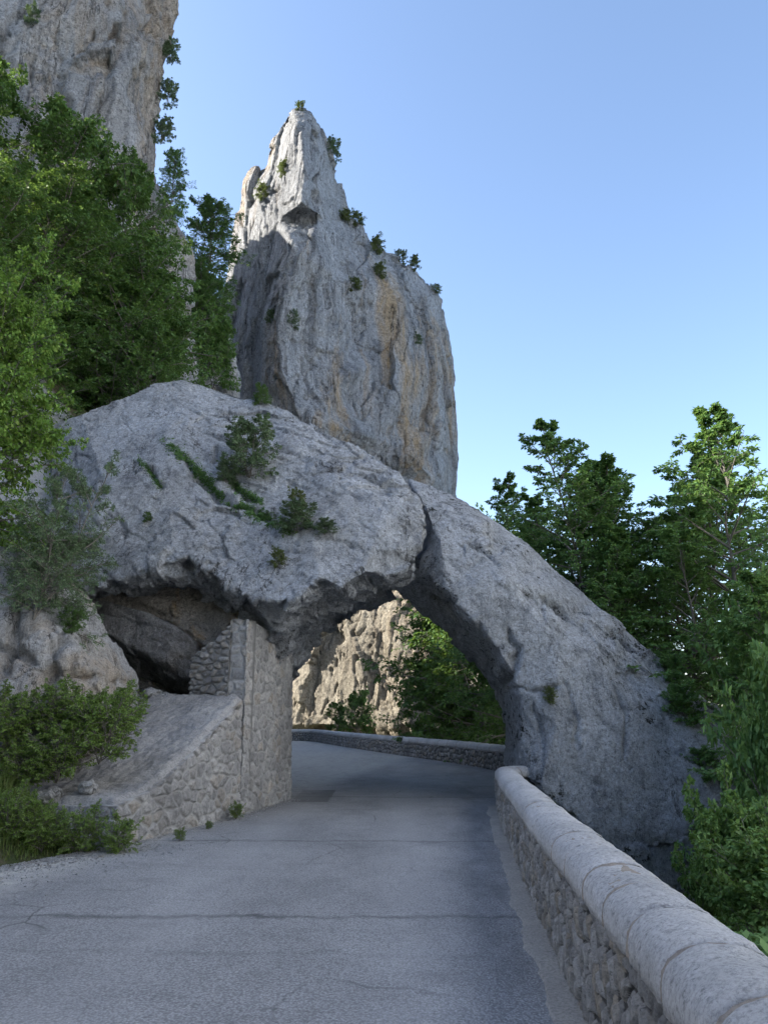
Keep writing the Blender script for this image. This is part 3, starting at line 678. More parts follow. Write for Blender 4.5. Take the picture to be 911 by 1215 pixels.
# pier and buttress wall on the left
A0, A1, A2 = np.array([-3.42, 10.55]), G(285, 967)[:2], G(345, 948)[:2]; print('pier', A1.round(2), A2.round(2))
pr_ = empty('masonry_pier', (A2[0] - .4, A2[1] - 1.5, 0), 'rubble masonry pier carrying the left end of the arch beside the road', 'pier')
ext = A2 + (-.32, .85)
stone_wall('masonry', pr_, PIERSTONE, np.array([A1 + (-.34, .10), A1 + (-.02, .006), A1, A1 + (A2 - A1) * .02, A2, ext]), -1, -.02, [3.3, 3.25, 3.15, 3.05, 3.0], .35, .014, .25, .20, .024, 6, batter=.02, mort_w=.12)
inf = empty('infill_masonry', (A1[0] - .9, A1[1] + .9, 1.8), 'rough infill of round rubble stones at the back of the hollow beside the pier', 'wall')
stone_wall('stone_face', inf, PIERSTONE, np.array([A1 + (-1.12, .62), A1 + (-.75, .36), A1 + (-.33, .11)]), -1, 1.6, [2.62, 2.8, 2.95, 3.2], .4, .014, .20, .12, .05, 12, mort_w=.14)
bw = empty('buttress_wall', (A0[0] - .5, A0[1] + 1.7, 0), 'stone buttress wall with a sloping concrete top rising to the pier', 'wall')
zt = [.48, .62, 1.0, 1.45, 1.9]
pth = np.array([A0 + (-1.95, .75), A0 + (-.02, .006), A0, A0 + (A1 - A0) * .25, A0 + (A1 - A0) * .5, A0 + (A1 - A0) * .75, A0 + (A1 - A0) * .99])
tl = np.concatenate([[0], np.cumsum(np.linalg.norm(np.diff(pth, axis=0), axis=1))])
ztp = np.interp(np.linspace(0, tl[-1], 60), tl, [.44, .48, .48, .62, 1.0, 1.45, 1.9])
stone_wall('masonry', bw, PIERSTONE, pth, -1, -.02, ztp, .35, .016, .22, .17, .028, 9, batter=.03, mort_w=.13)
# sloping top: closed slab with rough surface
nu, nv = 130, 70
u = np.linspace(0, 1, nu)[:, None]; v = np.linspace(0, 1, nv)[None]
e0 = np.array([-3.42 - .06, 10.60]); e1 = A1 + (-.06, .0); f0 = e0 + (-1.95, .78); f1 = e1 + (-1.75, .75)
XY = (e0 + (e1 - e0) * u[..., None]) * (1 - v[..., None]) + (f0 + (f1 - f0) * u[..., None]) * v[..., None]
prof = np.interp(u, [0, .25, .5, .75, 1], zt)
TZ = prof + .075 + 0 * v - .05 * (v * 0)
pp = np.stack([XY[..., 0], XY[..., 1], TZ], -1).reshape(-1, 3)
TZ = TZ + (.045 * fbm(pp * 2.0, 3) + .026 * fbm(pp * 9, 4, .6)).reshape(TZ.shape)
edge = np.minimum(np.minimum(u, 1.2 - u) * 3.5, np.minimum(v, 1.3 - v) * 1.9); TZ -= .105 * (1 - sst(0, .09, edge + .03 * fbm(pp * 3, 3).reshape(TZ.shape)))
XY = XY + (np.array([1, -.15]) * (.03 * (1 - sst(0, .06, v)) + .015 * perlin(pp * 4).reshape(TZ.shape)[..., None].squeeze(-1))[..., None])
top = np.stack([XY[..., 0], XY[..., 1], TZ], -1)
k = np.arange(nu * nv).reshape(nu, nv)
rim = np.concatenate([k[:, 0], k[-1, 1:], k[-2::-1, -1], k[0, -2:0:-1]])
V = top.reshape(-1, 3); low = V[rim].copy(); low[:, 2] -= .16
N0 = len(V); R_ = len(rim); jn = (np.arange(R_) + 1) % R_
sidef = np.stack([rim, rim[jn], N0 + jn, N0 + np.arange(R_)], 1)
obj('sloping_top', np.vstack([V, low]), [grid_faces(nu, nv)[:, ::-1], sidef[:, ::-1], np.array([list(range(N0, N0 + R_))])], RAMP, bw, True)

# ------------------------------------------------------------------ vegetation
def frame(d):
    up = np.tile([0, 0, 1.0], (len(d), 1)); s = np.cross(d, up); ln = np.linalg.norm(s, axis=1)
    s[ln < .05] = (1, 0, 0); s /= np.linalg.norm(s, axis=1)[:, None]
    return s, np.cross(s, d)
def tubes(PL, r0, r1, sides):
    """PL (N,K,3) polylines -> verts, quads"""
    N, K, _ = PL.shape
    d = np.gradient(PL, axis=1); d /= np.linalg.norm(d, axis=2)[..., None] + 1e-9
    s, b = frame(d.reshape(-1, 3)); s = s.reshape(N, K, 3); b = b.reshape(N, K, 3)
    rr_ = r0[:, None] + (r1 - r0)[:, None] * np.linspace(0, 1, K)[None]
    a = np.arange(sides) / sides * 2 * np.pi
    V = PL[:, :, None, :] + rr_[:, :, None, None] * (np.cos(a)[None, None, :, None] * s[:, :, None, :] + np.sin(a)[None, None, :, None] * b[:, :, None, :])
    idx = np.arange(N * K * sides).reshape(N, K, sides); j = np.roll(idx, -1, 2)
    fc = np.stack([idx[:, :-1], j[:, :-1], j[:, 1:], idx[:, 1:]], -1).reshape(-1, 4)
    return V.reshape(-1, 3), fc
def unit(v): return v / (np.linalg.norm(v, axis=-1)[..., None] + 1e-9)
def grow(parents, n, rng, lo, hi, ang, length, K, lift, flat=1.0, taper=.6):
    """n children along every parent polyline (N,K,3); ang = angle off the parent, flat = how far they keep to the level"""
    N, Kp, _ = parents.shape
    t = lo + (hi - lo) * ((np.arange(n)[None] + rng.uniform(0, 1, (N, n))) / n)
    x = t * (Kp - 1); i = np.clip(x.astype(int), 0, Kp - 2); f = (x - i)[..., None]
    r_ = np.arange(N)[:, None]
    st = parents[r_, i] * (1 - f) + parents[r_, i + 1] * f
    d = unit(parents[r_, i + 1] - parents[r_, i])
    plen = np.linalg.norm(np.diff(parents, axis=1), axis=2).sum(1)[:, None]
    sd, ub = frame(d.reshape(-1, 3)); sd = sd.reshape(d.shape); ub = ub.reshape(d.shape)
    sg = np.where(np.arange(n)[None] % 2 == 0, 1, -1) * np.ones((N, 1))
    roll = rng.normal(0, 1.1 * (1 - flat) + .25, (N, n))
    side = sd * (sg * np.cos(roll))[..., None] + ub * (np.sin(roll))[..., None]
    a = ang * rng.uniform(.75, 1.25, (N, n))
    nd = unit(d * np.cos(a)[..., None] + side * np.sin(a)[..., None] + np.array([0, 0, 1]) * (lift + rng.normal(0, .12, (N, n)))[..., None])
    L = length * plen * (1 - taper * (t - lo) / (hi - lo + 1e-9)) * rng.uniform(.65, 1.2, (N, n)) if length < 5 else None
    q = np.linspace(0, 1, K)
    bend = rng.normal(0, .16, (N, n, 3)); bend[..., 2] -= .10
    PL = st[:, :, None] + nd[:, :, None] * (L[..., None] * q)[..., None] + bend[:, :, None] * (L[..., None] * q ** 2)[..., None]
    return PL.reshape(N * n, K, 3)
def leaves(tw, n, size, rng, up=.8, wid=.55, lo=.1, fold=.25):
    N, K, _ = tw.shape
    t = rng.uniform(lo, 1.02, (N, n)); x = np.clip(t, 0, 1) * (K - 1); i = np.clip(x.astype(int), 0, K - 2); f = (x - i)[..., None]
    r_ = np.arange(N)[:, None]
    st = (tw[r_, i] * (1 - f) + tw[r_, i + 1] * f).reshape(-1, 3)
    d = unit(tw[r_, i + 1] - tw[r_, i]).reshape(-1, 3); M = len(st)
    s, b = frame(d); sg = rng.choice([-1, 1], M)
    a = rng.uniform(.4, 1.3, M)
    ld = unit(d * np.cos(a)[:, None] + s * (sg * np.sin(a))[:, None] + rng.normal(0, .3, (M, 3)) + np.array([0, 0, -.18]))
    nrm = unit(np.array([0, 0, 1.0]) * up + rng.normal(0, .45, (M, 3)))
    w = unit(np.cross(ld, nrm)); nrm = np.cross(w, ld)
    L = size * rng.uniform(.6, 1.25, M)[:, None]
    W = L * wid * .5
    st = st + ld * (.15 * L)
    base = st; tip = st + ld * L - nrm * (L * .12); m1 = st + ld * (L * .45)
    l = m1 + w * W + nrm * (W * fold); r2 = m1 - w * W + nrm * (W * fold)
    V = np.stack([base, r2, tip, l], 1).reshape(-1, 3)
    fc = np.arange(M * 4).reshape(M, 4)
    tri = np.concatenate([fc[:, [0, 1, 2]], fc[:, [0, 2, 3]]])
    tone = np.clip(rng.normal(.5, .2, M), 0, 1)
    return V, tri, np.repeat(tone, 4)
def build_tree(name, label, cat, group, seed, H, R, base, n1, n2, n3, nl, lsize, mat, lean=(0, 0), prof=None, up=(.25, 1.0), flat=.75, stems=1, trunk_r=None, spread=.0, wid=.55, parts=('trunk', 'crown'), lup=.8, loc=(0, 0, 0), l2=.42, l3=.40):
    rng = np.random.default_rng(seed)
    prof = prof or [(0, .55), (.25, 1), (.55, .85), (.85, .45), (1, .15)]
    pv, pf, nvv = [], [], 0; lv_, lf_, lt_, nlv = [], [], [], 0
    trunk_r = trunk_r or H * .014
    T = []
    for sidx in range(stems):
        K0 = 14; q = np.linspace(0, 1, K0); az = sidx / stems * 2 * np.pi + rng.uniform(0, 1)
        hh = H * (1 if sidx == 0 else rng.uniform(.7, .98))
        wb = np.cumsum(rng.normal(0, H * .010, (K0, 2)), 0); wb[0] = 0
        ctr = np.stack([lean[0] * H * q ** 1.3 + wb[:, 0] + spread * H * np.cos(az) * q ** .9, lean[1] * H * q ** 1.3 + wb[:, 1] + spread * H * np.sin(az) * q ** .9, hh * q], 1)
        T.append(ctr)
    T = np.array(T)
    v_, f_ = tubes(T, np.full(stems, trunk_r), np.full(stems, trunk_r * .12), 8); pv.append(v_); pf.append(f_ + nvv); nvv += len(v_)
    L1 = []
    for ctr in T:
        for k in range(n1 // stems):
            t = base + (1 - base) * (k + rng.uniform(0, 1)) / (n1 // stems); t = min(t, .99)
            x = t * (len(ctr) - 1); i = min(int(x), len(ctr) - 2); st = ctr[i] + (ctr[i + 1] - ctr[i]) * (x - i)
            az = k * 2.4 + rng.normal(0, .5); tt = (t - base) / (1 - base)
            el = up[0] + (up[1] - up[0]) * tt + rng.normal(0, .16)
            L = R * np.interp(tt, [a for a, b in prof], [b for a, b in prof]) * rng.uniform(.65, 1.15)
            d = np.array([math.cos(az) * math.cos(el), math.sin(az) * math.cos(el), math.sin(el)])
            q = np.linspace(0, 1, 7)[:, None]; bend = rng.normal(0, .12, 3); bend[2] += rng.uniform(-.25, .12)
            L1.append(st + d * L * q + bend * L * q ** 2 + np.cumsum(rng.normal(0, L * .012, (7, 3)), 0) * q)
    L1 = np.array(L1); len1 = np.linalg.norm(L1[:, -1] - L1[:, 0], axis=1)
    v_, f_ = tubes(L1, np.clip(len1 * .017, trunk_r * .1, trunk_r * .5), np.full(len(L1), .004), 5); pv.append(v_); pf.append(f_ + nvv); nvv += len(v_)
    L2 = grow(L1, n2, rng, .22, 1.0, .85, l2, 5, .10, flat)
    v_, f_ = tubes(L2, np.full(len(L2), max(.005, trunk_r * .07)), np.full(len(L2), .0025), 3); pv.append(v_); pf.append(f_ + nvv); nvv += len(v_)
    L3 = grow(L2, n3, rng, .2, 1.0, .8, l3, 3, .05, flat)
    if H > 2.5:
        v_, f_ = tubes(L3, np.full(len(L3), .0045), np.full(len(L3), .002), 3); pv.append(v_); pf.append(f_ + nvv); nvv += len(v_)
    clump = np.clip(rng.normal(0, .16, len(L3)), -.3, .3)
    for src_, cnt in ((L3, nl), (L2, max(2, nl // 2))):
        a, b, c = leaves(src_, cnt, lsize, rng, lup, wid)
        if src_ is L3: c = np.clip(c + np.repeat(clump, cnt * 4), 0, 1)
        lv_.append(a); lf_.append(b + nlv); lt_.append(c); nlv += len(a)
    root = empty(name, loc, label, cat, group); off = np.array(loc, float)
    obj(parts[0], np.vstack(pv) + off, np.vstack(pf), BARK, root, True)
    obj(parts[1], np.vstack(lv_) + off, np.vstack(lf_), mat, root, False, {'tone': np.concatenate(lt_)})
    return root

def place(root_or_src, first, px, Y, ptop, H, label, rz, group=None, wide=1.0, zbase=None, tilt=(0, 0), rpx=None, R=3.0):
    """stand a tree at distance Y under picture column px, its top reaching picture row ptop"""
    tp = P(px, ptop, Y); zb = float(terrain_h(np.array([tp[0]]), np.array([Y]))[0]) - .1 if zbase is None else zbase
    s = (tp[2] - zb) / H
    if rpx:
        sxy = rpx * Y / F / (1.2 * R)
        if zbase is None: zb = min(zb, tp[2] - .85 * H * sxy)
        s = (tp[2] - zb) / H; wide = sxy / s
        print('ratio %.2f %.1f %s' % (1 / wide, zb, label[:40]))
    loc = (tp[0], Y, zb)
    if first:
        root_or_src.location = loc; root_or_src.rotation_euler = (tilt[0], tilt[1], rz); root_or_src.scale = (s * wide, s * wide, s); root_or_src['label'] = label
        if group: root_or_src['group'] = group
        return root_or_src
    return copy_tree(root_or_src, loc, rz, (s * wide, s * wide, s), label, group, tilt)

GT_R = 'airy trees on the slope beyond the parapet'
airy = [build_tree('broadleaf_tree', '-', 'tree', GT_R, 100 + k, 12, 2.5, .25, 60, 9, 6, 8, .105, LEAF_C, (.03 * (k - 1), .02), [(0, .8), (.3, 1), (.6, .75), (.85, .42), (1, .12)], (.1, .95), .85, 1, .10) for k in range(3)]
for k, a in enumerate([
    (0, 672, 19.0, 497, 'airy broadleaf tree with a slim tiered top rising just right of the slab crest', .4),
    (1, 850, 18.0, 484, 'tallest airy broadleaf tree near the right edge, its leaning trunk bare against the sky', 1.2),
    (2, 742, 20.5, 548, 'slender tree with sparse crown between the slim tiered tree and the tallest one', 2.2),
    (0, 930, 15.5, 560, 'broadleaf tree cut off by the right edge of the frame', 3.0),
    (1, 602, 25.0, 572, 'low treetop peeping over the crest of the slab next to the spire', 4.1),
    (2, 800, 22.5, 555, 'loose crowned tree standing behind the tallest one', 5.0),
    (2, 690, 18.5, 630, 'leafy tree hugging the upper right side of the slab', 5.7),
    (0, 822, 17.6, 640, 'leafy young tree rising behind the lower end of the slab', 1.9),
    (1, 905, 13.5, 690, 'bushy young tree in front of the others at the right edge', 2.9),
    (0, 775, 19.8, 590, 'tree closing the gap between the slender tree and the tallest one', 4.6),
    (1, 640, 21.5, 590, 'bushy tree low behind the crest of the slab', 2.2),
    (1, 722, 20.2, 556, 'tree just right of the slim tiered tree', 3.7),
    (2, 790, 21, 528, 'tall thin tree left of the tallest leaning one', .2),
    (0, 690, 22, 545, 'tree half hidden behind the slim tiered tree', 5.2),
    (2, 760, 18.5, 640, 'leafy tree filling the gap behind the middle of the slab', 3.3)]):
    src = airy[a[0]]; place(src, k < 3, a[1], a[2], a[3], 12, a[4], a[5], GT_R, wide=1.0 if k < 6 else 1.15, **({'rpx': 150, 'R': 2.5} if k == 8 else {}))

GT_L = 'leafy trees on the slope below the cliff'
dense = [build_tree('dense_tree', '-', 'tree', GT_L, 200 + k, 9, 3.0, .06, 90, 10, 7, 6, .15, LEAF_A, (0, 0), [(0, .8), (.3, 1), (.6, 1), (.85, .85), (1, .5)], (-.1, .85), .75, 1, .12) for k in range(2)]
for k, a in enumerate([
    (0, -20, 24, 88, 'large dark leafy tree at the left edge directly under the cliff', .3, 140),
    (1, 80, 25, 165, 'dark leafy tree with its round top half way along the slope', 1.3, 128),
    (0, 175, 24.5, 325, 'rounded green tree nearest the spire at the end of the tree line', 2.0, 108),
    (1, 70, 21.5, 235, 'dark leafy tree in the middle of the slope behind the bright hazel', 2.9, 120),
    (0, 140, 21.5, 350, 'spreading tree just above the crest of the big boulder', 3.6, 110),
    (1, -10, 19, 225, 'dark leafy tree at the left edge above the bright hazel', 4.4, 120),
    (1, 45, 19, 385, 'low leafy tree between the hazel and the boulder top', 5.4, 105),
    (0, 205, 24, 395, 'small tree peeking over the boulder crest beneath the spire', 5.9, 82),
    (1, 150, 26, 222, 'dark tree with a bough reaching across the cliff face', 1.9, 100),
    (0, 110, 23, 270, 'tree in the middle of the slope between two taller crowns', .9, 110),
    (1, 180, 20.5, 405, 'low tree behind the left shoulder of the boulder', 2.6, 70)]):
    place(dense[a[0]], k < 2, a[1], a[2], a[3], 9, a[4], a[5], GT_L, rpx=a[6])
hz = build_tree('hazel_shrub', '-', 'shrub', None, 301, 5, 2.2, .03, 104, 10, 7, 7, .10, LEAF_B, (0, 0), [(0, .9), (.4, 1), (.8, .9), (1, .5)], (.0, .9), .8, 3, .04, .10, .7)
place(hz, True, 0, 13, 342, 5, 'bright yellow green hazel shrub overhanging from the left edge', .8, rpx=128, R=2.2, zbase=P(0, 660, 13)[2])
jun = build_tree('juniper_shrub', '-', 'shrub', None, 311, 2.4, 1.0, .02, 60, 9, 7, 7, .05, LEAF_E, (.15, 0), [(0, .9), (.5, 1), (1, .4)], (.0, 1.0), .4, 3, .025, .2, .3, ('stem', 'foliage'))
place(jun, True, 72, 12.4, 560, 2.4, 'dusky grey green juniper shrub hanging over the pale outcrop', 0, wide=.8, zbase=P(70, 745, 12.4)[2])
cs = copy_tree(jun, P(40, 735, 12.0), 2.1, .75, 'smaller grey green juniper trailing down the face of the pale outcrop', None, (.3, .3))

GT_A = 'trees shading the bend beyond the arch'
for k, a in enumerate([(0, 578, 36, 655, 'dark tree leaning over the far parapet, seen in the arch opening', .8, 125),
                       (1, 612, 29, 650, 'dark tree just inside the right leg of the arch', 2.8, 110),
                       (0, 530, 39, 712, 'tree furthest along the bend behind the far parapet', 4.8, 66),
                       (1, 560, 39, 676, 'tree between the two dark ones in the arch opening', 3.9, 110)]):
    o = place(dense[a[0]], False, a[1], a[2], a[3], 9, a[4], a[5], GT_A, rpx=a[6])
place(dense[1], False, 252, 63, 248, 9, 'sunlit tree filling the gap between the cliff and the spire', 1.1, GT_L, rpx=52, zbase=P(256, 352, 63)[2])
place(dense[0], False, 238, 61, 325, 9, 'shaded tree at the foot of the gap between cliff and spire', 2.1, GT_L, rpx=44, zbase=P(238, 425, 61)[2])

# shrubs
GS = 'small shrubs rooted on the rock'
shr = [build_tree('rock_shrub', '-', 'shrub', GS, 400 + k, 1.2, .62, .03, 44, 8, 6, 7, .05, (LEAF_E, LEAF_D, LEAF_F)[k], (0, 0), [(0, .8), (.5, 1), (1, .5)], (.1, 1.2), .4, 4, .012, .22, .5, ('stem', 'foliage')) for k in range(3)]
used = [False] * 3
def shrub(kind, px, py, size, label, only=None, Y=None, rz=0., squash=1.0, dy=0.0):
    h_ = hit(px, py, only) if Y is None else None
    pt = h_[0] if h_ is not None else P(px, py, Y or 16)
    s = size / 1.2
    src = shr[kind]
    if not used[kind]:
        used[kind] = True; src.location = tuple(pt + np.array([0, dy, -.05 * s])); src.rotation_euler = (0, 0, rz); src.scale = (s, s, s * squash); src['label'] = label; return src
    return copy_tree(src, pt + np.array([0, dy, -.05 * s]), rz, (s, s, s * squash), label, GS)
shrub(0, 296, 566, 1.25, 'largest green bush growing on the face of the big boulder', ['arch_boulder'], rz=.5)
shrub(0, 352, 632, .85, 'low dark bush at the end of the longest mossy crack on the big boulder', ['arch_boulder'], rz=1.5, squash=.7)
shrub(0, 385, 634, .5, 'small trailing shrub right of the low dark bush on the boulder', ['arch_boulder'], rz=2.5, squash=.6)
shrub(2, 352, 604, .4, 'small upright tuft above the low dark bush on the boulder', ['arch_boulder'], rz=3.5)
shrub(0, 268, 572, .5, 'small bush left of the largest bush on the boulder', ['arch_boulder'], rz=.9)
shrub(2, 330, 672, .32, 'little yellowish tuft low on the boulder above the arch', ['arch_boulder'], rz=4)
shrub(1, 175, 620, .22, 'tiny round green cushion alone on the left of the boulder face', ['arch_boulder'], rz=1)
shrub(2, 653, 836, .3, 'yellow green tuft on the face of the leaning slab', ['arch_slab'], rz=2)
shrub(1, 85, 752, .4, 'bright green bush on top of the pale outcrop', ['pale_outcrop'], rz=2)
shrub(1, 310, 480, .5, 'bright sprig at the top edge of the big boulder below the spire', ['arch_boulder'], rz=3)
for k, (px, py, sz, lb) in enumerate([
    (356, 131, 2.0, 'shrub on the very tip of the spire'), (393, 188, 4.2, 'grey green shrub jutting from the right shoulder of the spire tip'), (410, 265, 3.0, 'shrub in the first notch down the right ridge of the spire'),
    (424, 268, 3.0, 'shrub on the step right of the first notch of the spire'), (447, 302, 3.6, 'bushy shrub in the second notch of the spire ridge'), (475, 312, 2.8, 'shrub on the flat part of the spire ridge'),
    (492, 318, 2.6, 'shrub at the right end of the flat spire ridge'), (517, 350, 2.4, 'shrub on the steep right shoulder of the spire'), (313, 238, 3.4, 'sunlit yellow green tuft on the upper left ledge of the spire'), (336, 208, 2.8, 'sunlit tuft above the upper left ledge of the spire'),
    (346, 388, 2.8, 'dark shrub halfway up the front of the spire'), (322, 384, 2.4, 'dark shrub left of the halfway shrub on the spire'), (421, 345, 2.6, 'shrub in the chimney between the two towers of the spire'), (495, 408, 2.0, 'lone dark shrub on the right tower of the spire'), (450, 330, 3.0, 'shrub beneath the second notch of the spire ridge')]):
    shrub(2 if k not in (1, 10, 11, 13) else 0, px, py, sz * .62, lb, ['rock_spire'], Y=None if hit(px, py, ['rock_spire']) else 83, rz=k * 1.3)
for k, (px, py, sz, lb) in enumerate([(203, 70, 2.2, 'uppermost shrub clinging to the right edge of the cliff'), (199, 120, 2.4, 'second shrub down the right edge of the cliff'), (193, 165, 2.6, 'shrub above the dark tree on the cliff edge'), (40, 30, 2.0, 'small dark shrub in a hollow high on the cliff face')]):
    shrub(0, px, py, sz * .7, lb, ['limestone_cliff'], Y=None if hit(px, py, ['limestone_cliff']) else 50.5, rz=k * 1.7)
place(dense[1], False, 208, 47, 185, 9, 'dark tree rooted on the right edge of the cliff', .6, GT_L, rpx=26, zbase=P(208, 262, 47)[2])
for k, (px, py, Y, sz, lb) in enumerate([(425, 868, 56, 2.6, 'green bush behind the far end of the far parapet'), (400, 866, 58, 1.8, 'small bush at the far end of the far parapet')]):
    shrub(1, px, py, sz, lb, Y=Y, rz=k, dy=0)

for k, (px, py, sz, lb) in enumerate([(230, 398, 5, 'dark bush high on the buttress between cliff and spire'), (250, 396, 3.6, 'bush at the top right of the overgrown buttress'), (240, 430, 5, 'bush in the middle of the overgrown buttress'), (258, 436, 3.6, 'bush on the buttress next to the foot of the spire'), (226, 450, 6, 'bush low on the left of the overgrown buttress'), (252, 462, 4.5, 'lowest bush of the buttress just over the boulder crest')]):
    shrub(1, px, py, sz, lb, ['rock_buttress'], Y=None if hit(px, py, ['rock_buttress']) else 61.5, rz=k * 1.9)
# bushes on the slope right of the parapet
GB = 'bushes on the slope right of the parapet'
bush = [build_tree('bramble_bush', '-', 'bush', GB, 500 + k, 2.2, 1.5, .02, 60, 9, 6, 6, .10, (LEAF_D, LEAF_C)[k], (0, 0), [(0, .9), (.5, 1), (1, .6)], (.1, 1.1), .7, 4, .02, .2, .65, ('stem', 'foliage')) for k in range(2)]
for k, a in enumerate([(0, 868, 9.0, 985, 'light green bramble bush close behind the parapet at the right edge', 80), (1, 862, 10.8, 1015, 'bramble bush in the dip between slab and parapet', 50),
                       (0, 925, 7.6, 1030, 'nearest bramble bush filling the lower right corner', 115), (1, 920, 11.5, 880, 'dark bush below the young tree at the right edge', 85),
                       (0, 930, 12.6, 925, 'bush at the foot of the leaning slab', 92), (1, 930, 14.3, 770, 'dark bush leaning over the lower end of the slab', 120), (0, 835, 9.6, 1040, 'low bush squeezed between the coping and the foot of the slab', 48), (1, 975, 10.5, 850, 'bush half hidden beyond the right edge', 120)]):
    place(bush[a[0]], k < 2, a[1], a[2], a[3], 2.2, a[4], k * 1.1, GB, rpx=a[5], R=1.5)

for px, py, r_, lb in ((812, 858, 34, 'small leafy bush rooted on the right part of the slab face'), (838, 925, 26, 'smaller leafy bush low on the right end of the slab face'), (800, 810, 26, 'leafy sprig at the top right edge of the slab')):
    h_ = hit(px, py, ['arch_slab'])
    if h_ is not None:
        s_ = r_ * h_[0][1] / F / 1.8
        copy_tree(bush[1], h_[0] + np.array([0, .15, -.25 * s_]), px * .7, s_, lb, GB)
# left bank: leafy weeds that can be told apart, then grass as stuff
GW = 'leafy weeds on the left bank'
wd = build_tree('leafy_weed', '-', 'weed', GW, 600, .7, .42, .03, 54, 8, 6, 7, .024, LEAF_G, (0, 0), [(0, .9), (.5, 1), (1, .5)], (.3, 1.2), .5, 5, .007, .28, .6, ('stem', 'foliage'))
wl = [(120, 880, 11.2, .85, 'tall leafy weed clump beside the sloping concrete top'), (70, 900, 11.0, .9, 'leafy weed clump in front of the pale outcrop'), (30, 915, 10.9, .8, 'leafy weed clump at the left edge under the outcrop'),
      (150, 850, 11.8, .7, 'leafy weed clump at the mouth of the hollow'), (95, 1003, 10.2, .6, 'leafy weed clump at the foot of the buttress end'), (140, 1006, 10.2, .5, 'low weed by the corner of the buttress'),
      (50, 1010, 10.0, .6, 'low weed clump on the road edge left of the buttress'), (10, 1005, 9.9, .65, 'weed clump at the road edge by the left frame edge'), (60, 850, 11.3, .8, 'weed clump directly under the rock outcrop'), (100, 855, 11.3, .75, 'weed clump under the right end of the outcrop'), (15, 860, 11.0, .8, 'weed clump at the left edge in front of the outcrop')]
for k, (px, py, Y, sz, lb) in enumerate(wl):
    x = P(px, py, Y)[0]; z = float(terrain_h(np.array([x]), np.array([Y]))[0]); z = max(z, P(px, py, Y)[2] - sz * .35)
    if k == 0: wd.location = (x, Y, z); wd.scale = (sz / .7,) * 3; wd['label'] = lb
    else: copy_tree(wd, (x, Y, z), k * 1.7, sz * .82 / .7, lb, GW)
for k, (px, py, sz, lb) in enumerate([(213, 998, .14, 'tiny weed at the foot of the buttress wall'), (280, 972, .22, 'weed in the angle between buttress and pier'), (248, 984, .10, 'smallest weed halfway along the buttress foot')]):
    g = G(px, py); copy_tree(wd, (g[0], g[1], 0), k * 2., sz / .7, lb, 'weeds along the foot of the wall')

def blades(pts, hgt, rng, wid=.006):
    M = len(pts); az = rng.uniform(0, 2 * np.pi, M); ln = rng.uniform(.1, .7, M)
    d = np.stack([np.cos(az), np.sin(az), np.zeros(M)], 1); w = np.stack([-np.sin(az), np.cos(az), np.zeros(M)], 1) * wid
    h_ = hgt * rng.uniform(.5, 1.2, M)
    q = [pts, pts + d * (ln * h_ * .3)[:, None] + np.array([0, 0, 1]) * (h_ * .6)[:, None], pts + d * (ln * h_)[:, None] + np.array([0, 0, 1]) * (h_ * (1 - .25 * ln))[:, None]]
    V = np.stack([q[0] - w, q[0] + w, q[1] + w * .8, q[1] - w * .8, q[2]], 1).reshape(-1, 3)
    b = np.arange(M)[:, None] * 5
    return V, [b + np.array([0, 1, 2, 3]), b + np.array([3, 2, 4])], np.repeat(np.clip(rng.normal(.5, .25, M), 0, 1), 5)
rg = np.random.default_rng(9)
n = 70000
y = rg.uniform(9.0, 14.5, n); x = np.interp(y, xl_y, xl_x) - rg.uniform(0, 1, n) ** .8 * 5.0
ramp_l = np.interp(y, [10.9, 15], [-5.35, -4.5]); keep = (y < 10.9) | (x < ramp_l)
dn = fbm(np.stack([x * .9, y * .9, x * 0], 1), 3); keep &= dn > -.35
x, y, dn = x[keep], y[keep], dn[keep]
V, fcs, tn = blades(np.stack([x, y, terrain_h(x, y) - .02], 1), (.48 + .22 * np.clip(dn, -1, 1)) * np.clip((np.interp(y, xl_y, xl_x) - x) * .8 + .1, .15, 1), rg)
tag(obj('grass', V, fcs, GRASSM, None, False, {'tone': tn}), 'long green grass between the weeds on the left bank', 'grass', None, 'stuff')
# grassy cracks on the boulder: every strip is a thing
def strip(pts, wpx, nn, hgt, label, seed, only=('arch_boulder',)):
    rng = np.random.default_rng(seed); pl, t = resample(np.array(pts, float), 1.0); out = []
    for _ in range(nn):
        c = pl[int(len(pl) * rng.beta(1.3, 1.0))] + rng.normal(0, wpx, 2) * (.5 + .8 * abs(math.sin(seed + 9 * rng.random()))); h_ = hit(c[0], c[1], only)
        if h_ is not None: out.append(h_[0])
    o_ = np.array(out); keep = (fbm(o_ * 2.6 + seed, 3) > -.2) | (seed > 1); o_ = o_[keep]; M = len(o_)
    nr = np.array([0, -.75, .65]) + rng.normal(0, .45, (M, 3)); nr = unit(nr); ax = unit(np.cross(nr, rng.normal(size=(M, 3)))); bx = np.cross(nr, ax)
    L_ = hgt * rng.uniform(.4, 1.1, M)[:, None]; c_ = o_ + nr * rng.uniform(0, .05, M)[:, None]
    V = np.stack([c_ - ax * L_, c_ - bx * L_ * .3 + nr * .01, c_ + ax * L_, c_ + bx * L_ * .3 + nr * .01], 1).reshape(-1, 3)
    tag(obj('moss_strip', V, np.arange(M * 4).reshape(-1, 4), LEAF_D, None, False, {'tone': np.repeat(np.clip(rng.normal(.3, .2, M), 0, 1), 4)}), label, 'moss', None, 'stuff')
strip([(196, 522), (218, 545), (240, 566), (262, 588), (290, 604), (320, 618), (345, 628)], 3.2, 3600, .055, 'longest mossy crack running down across the boulder face', 1)
strip([(268, 562), (285, 582), (310, 597)], 2.2, 800, .05, 'short mossy crack below the largest bush on the boulder', 2)
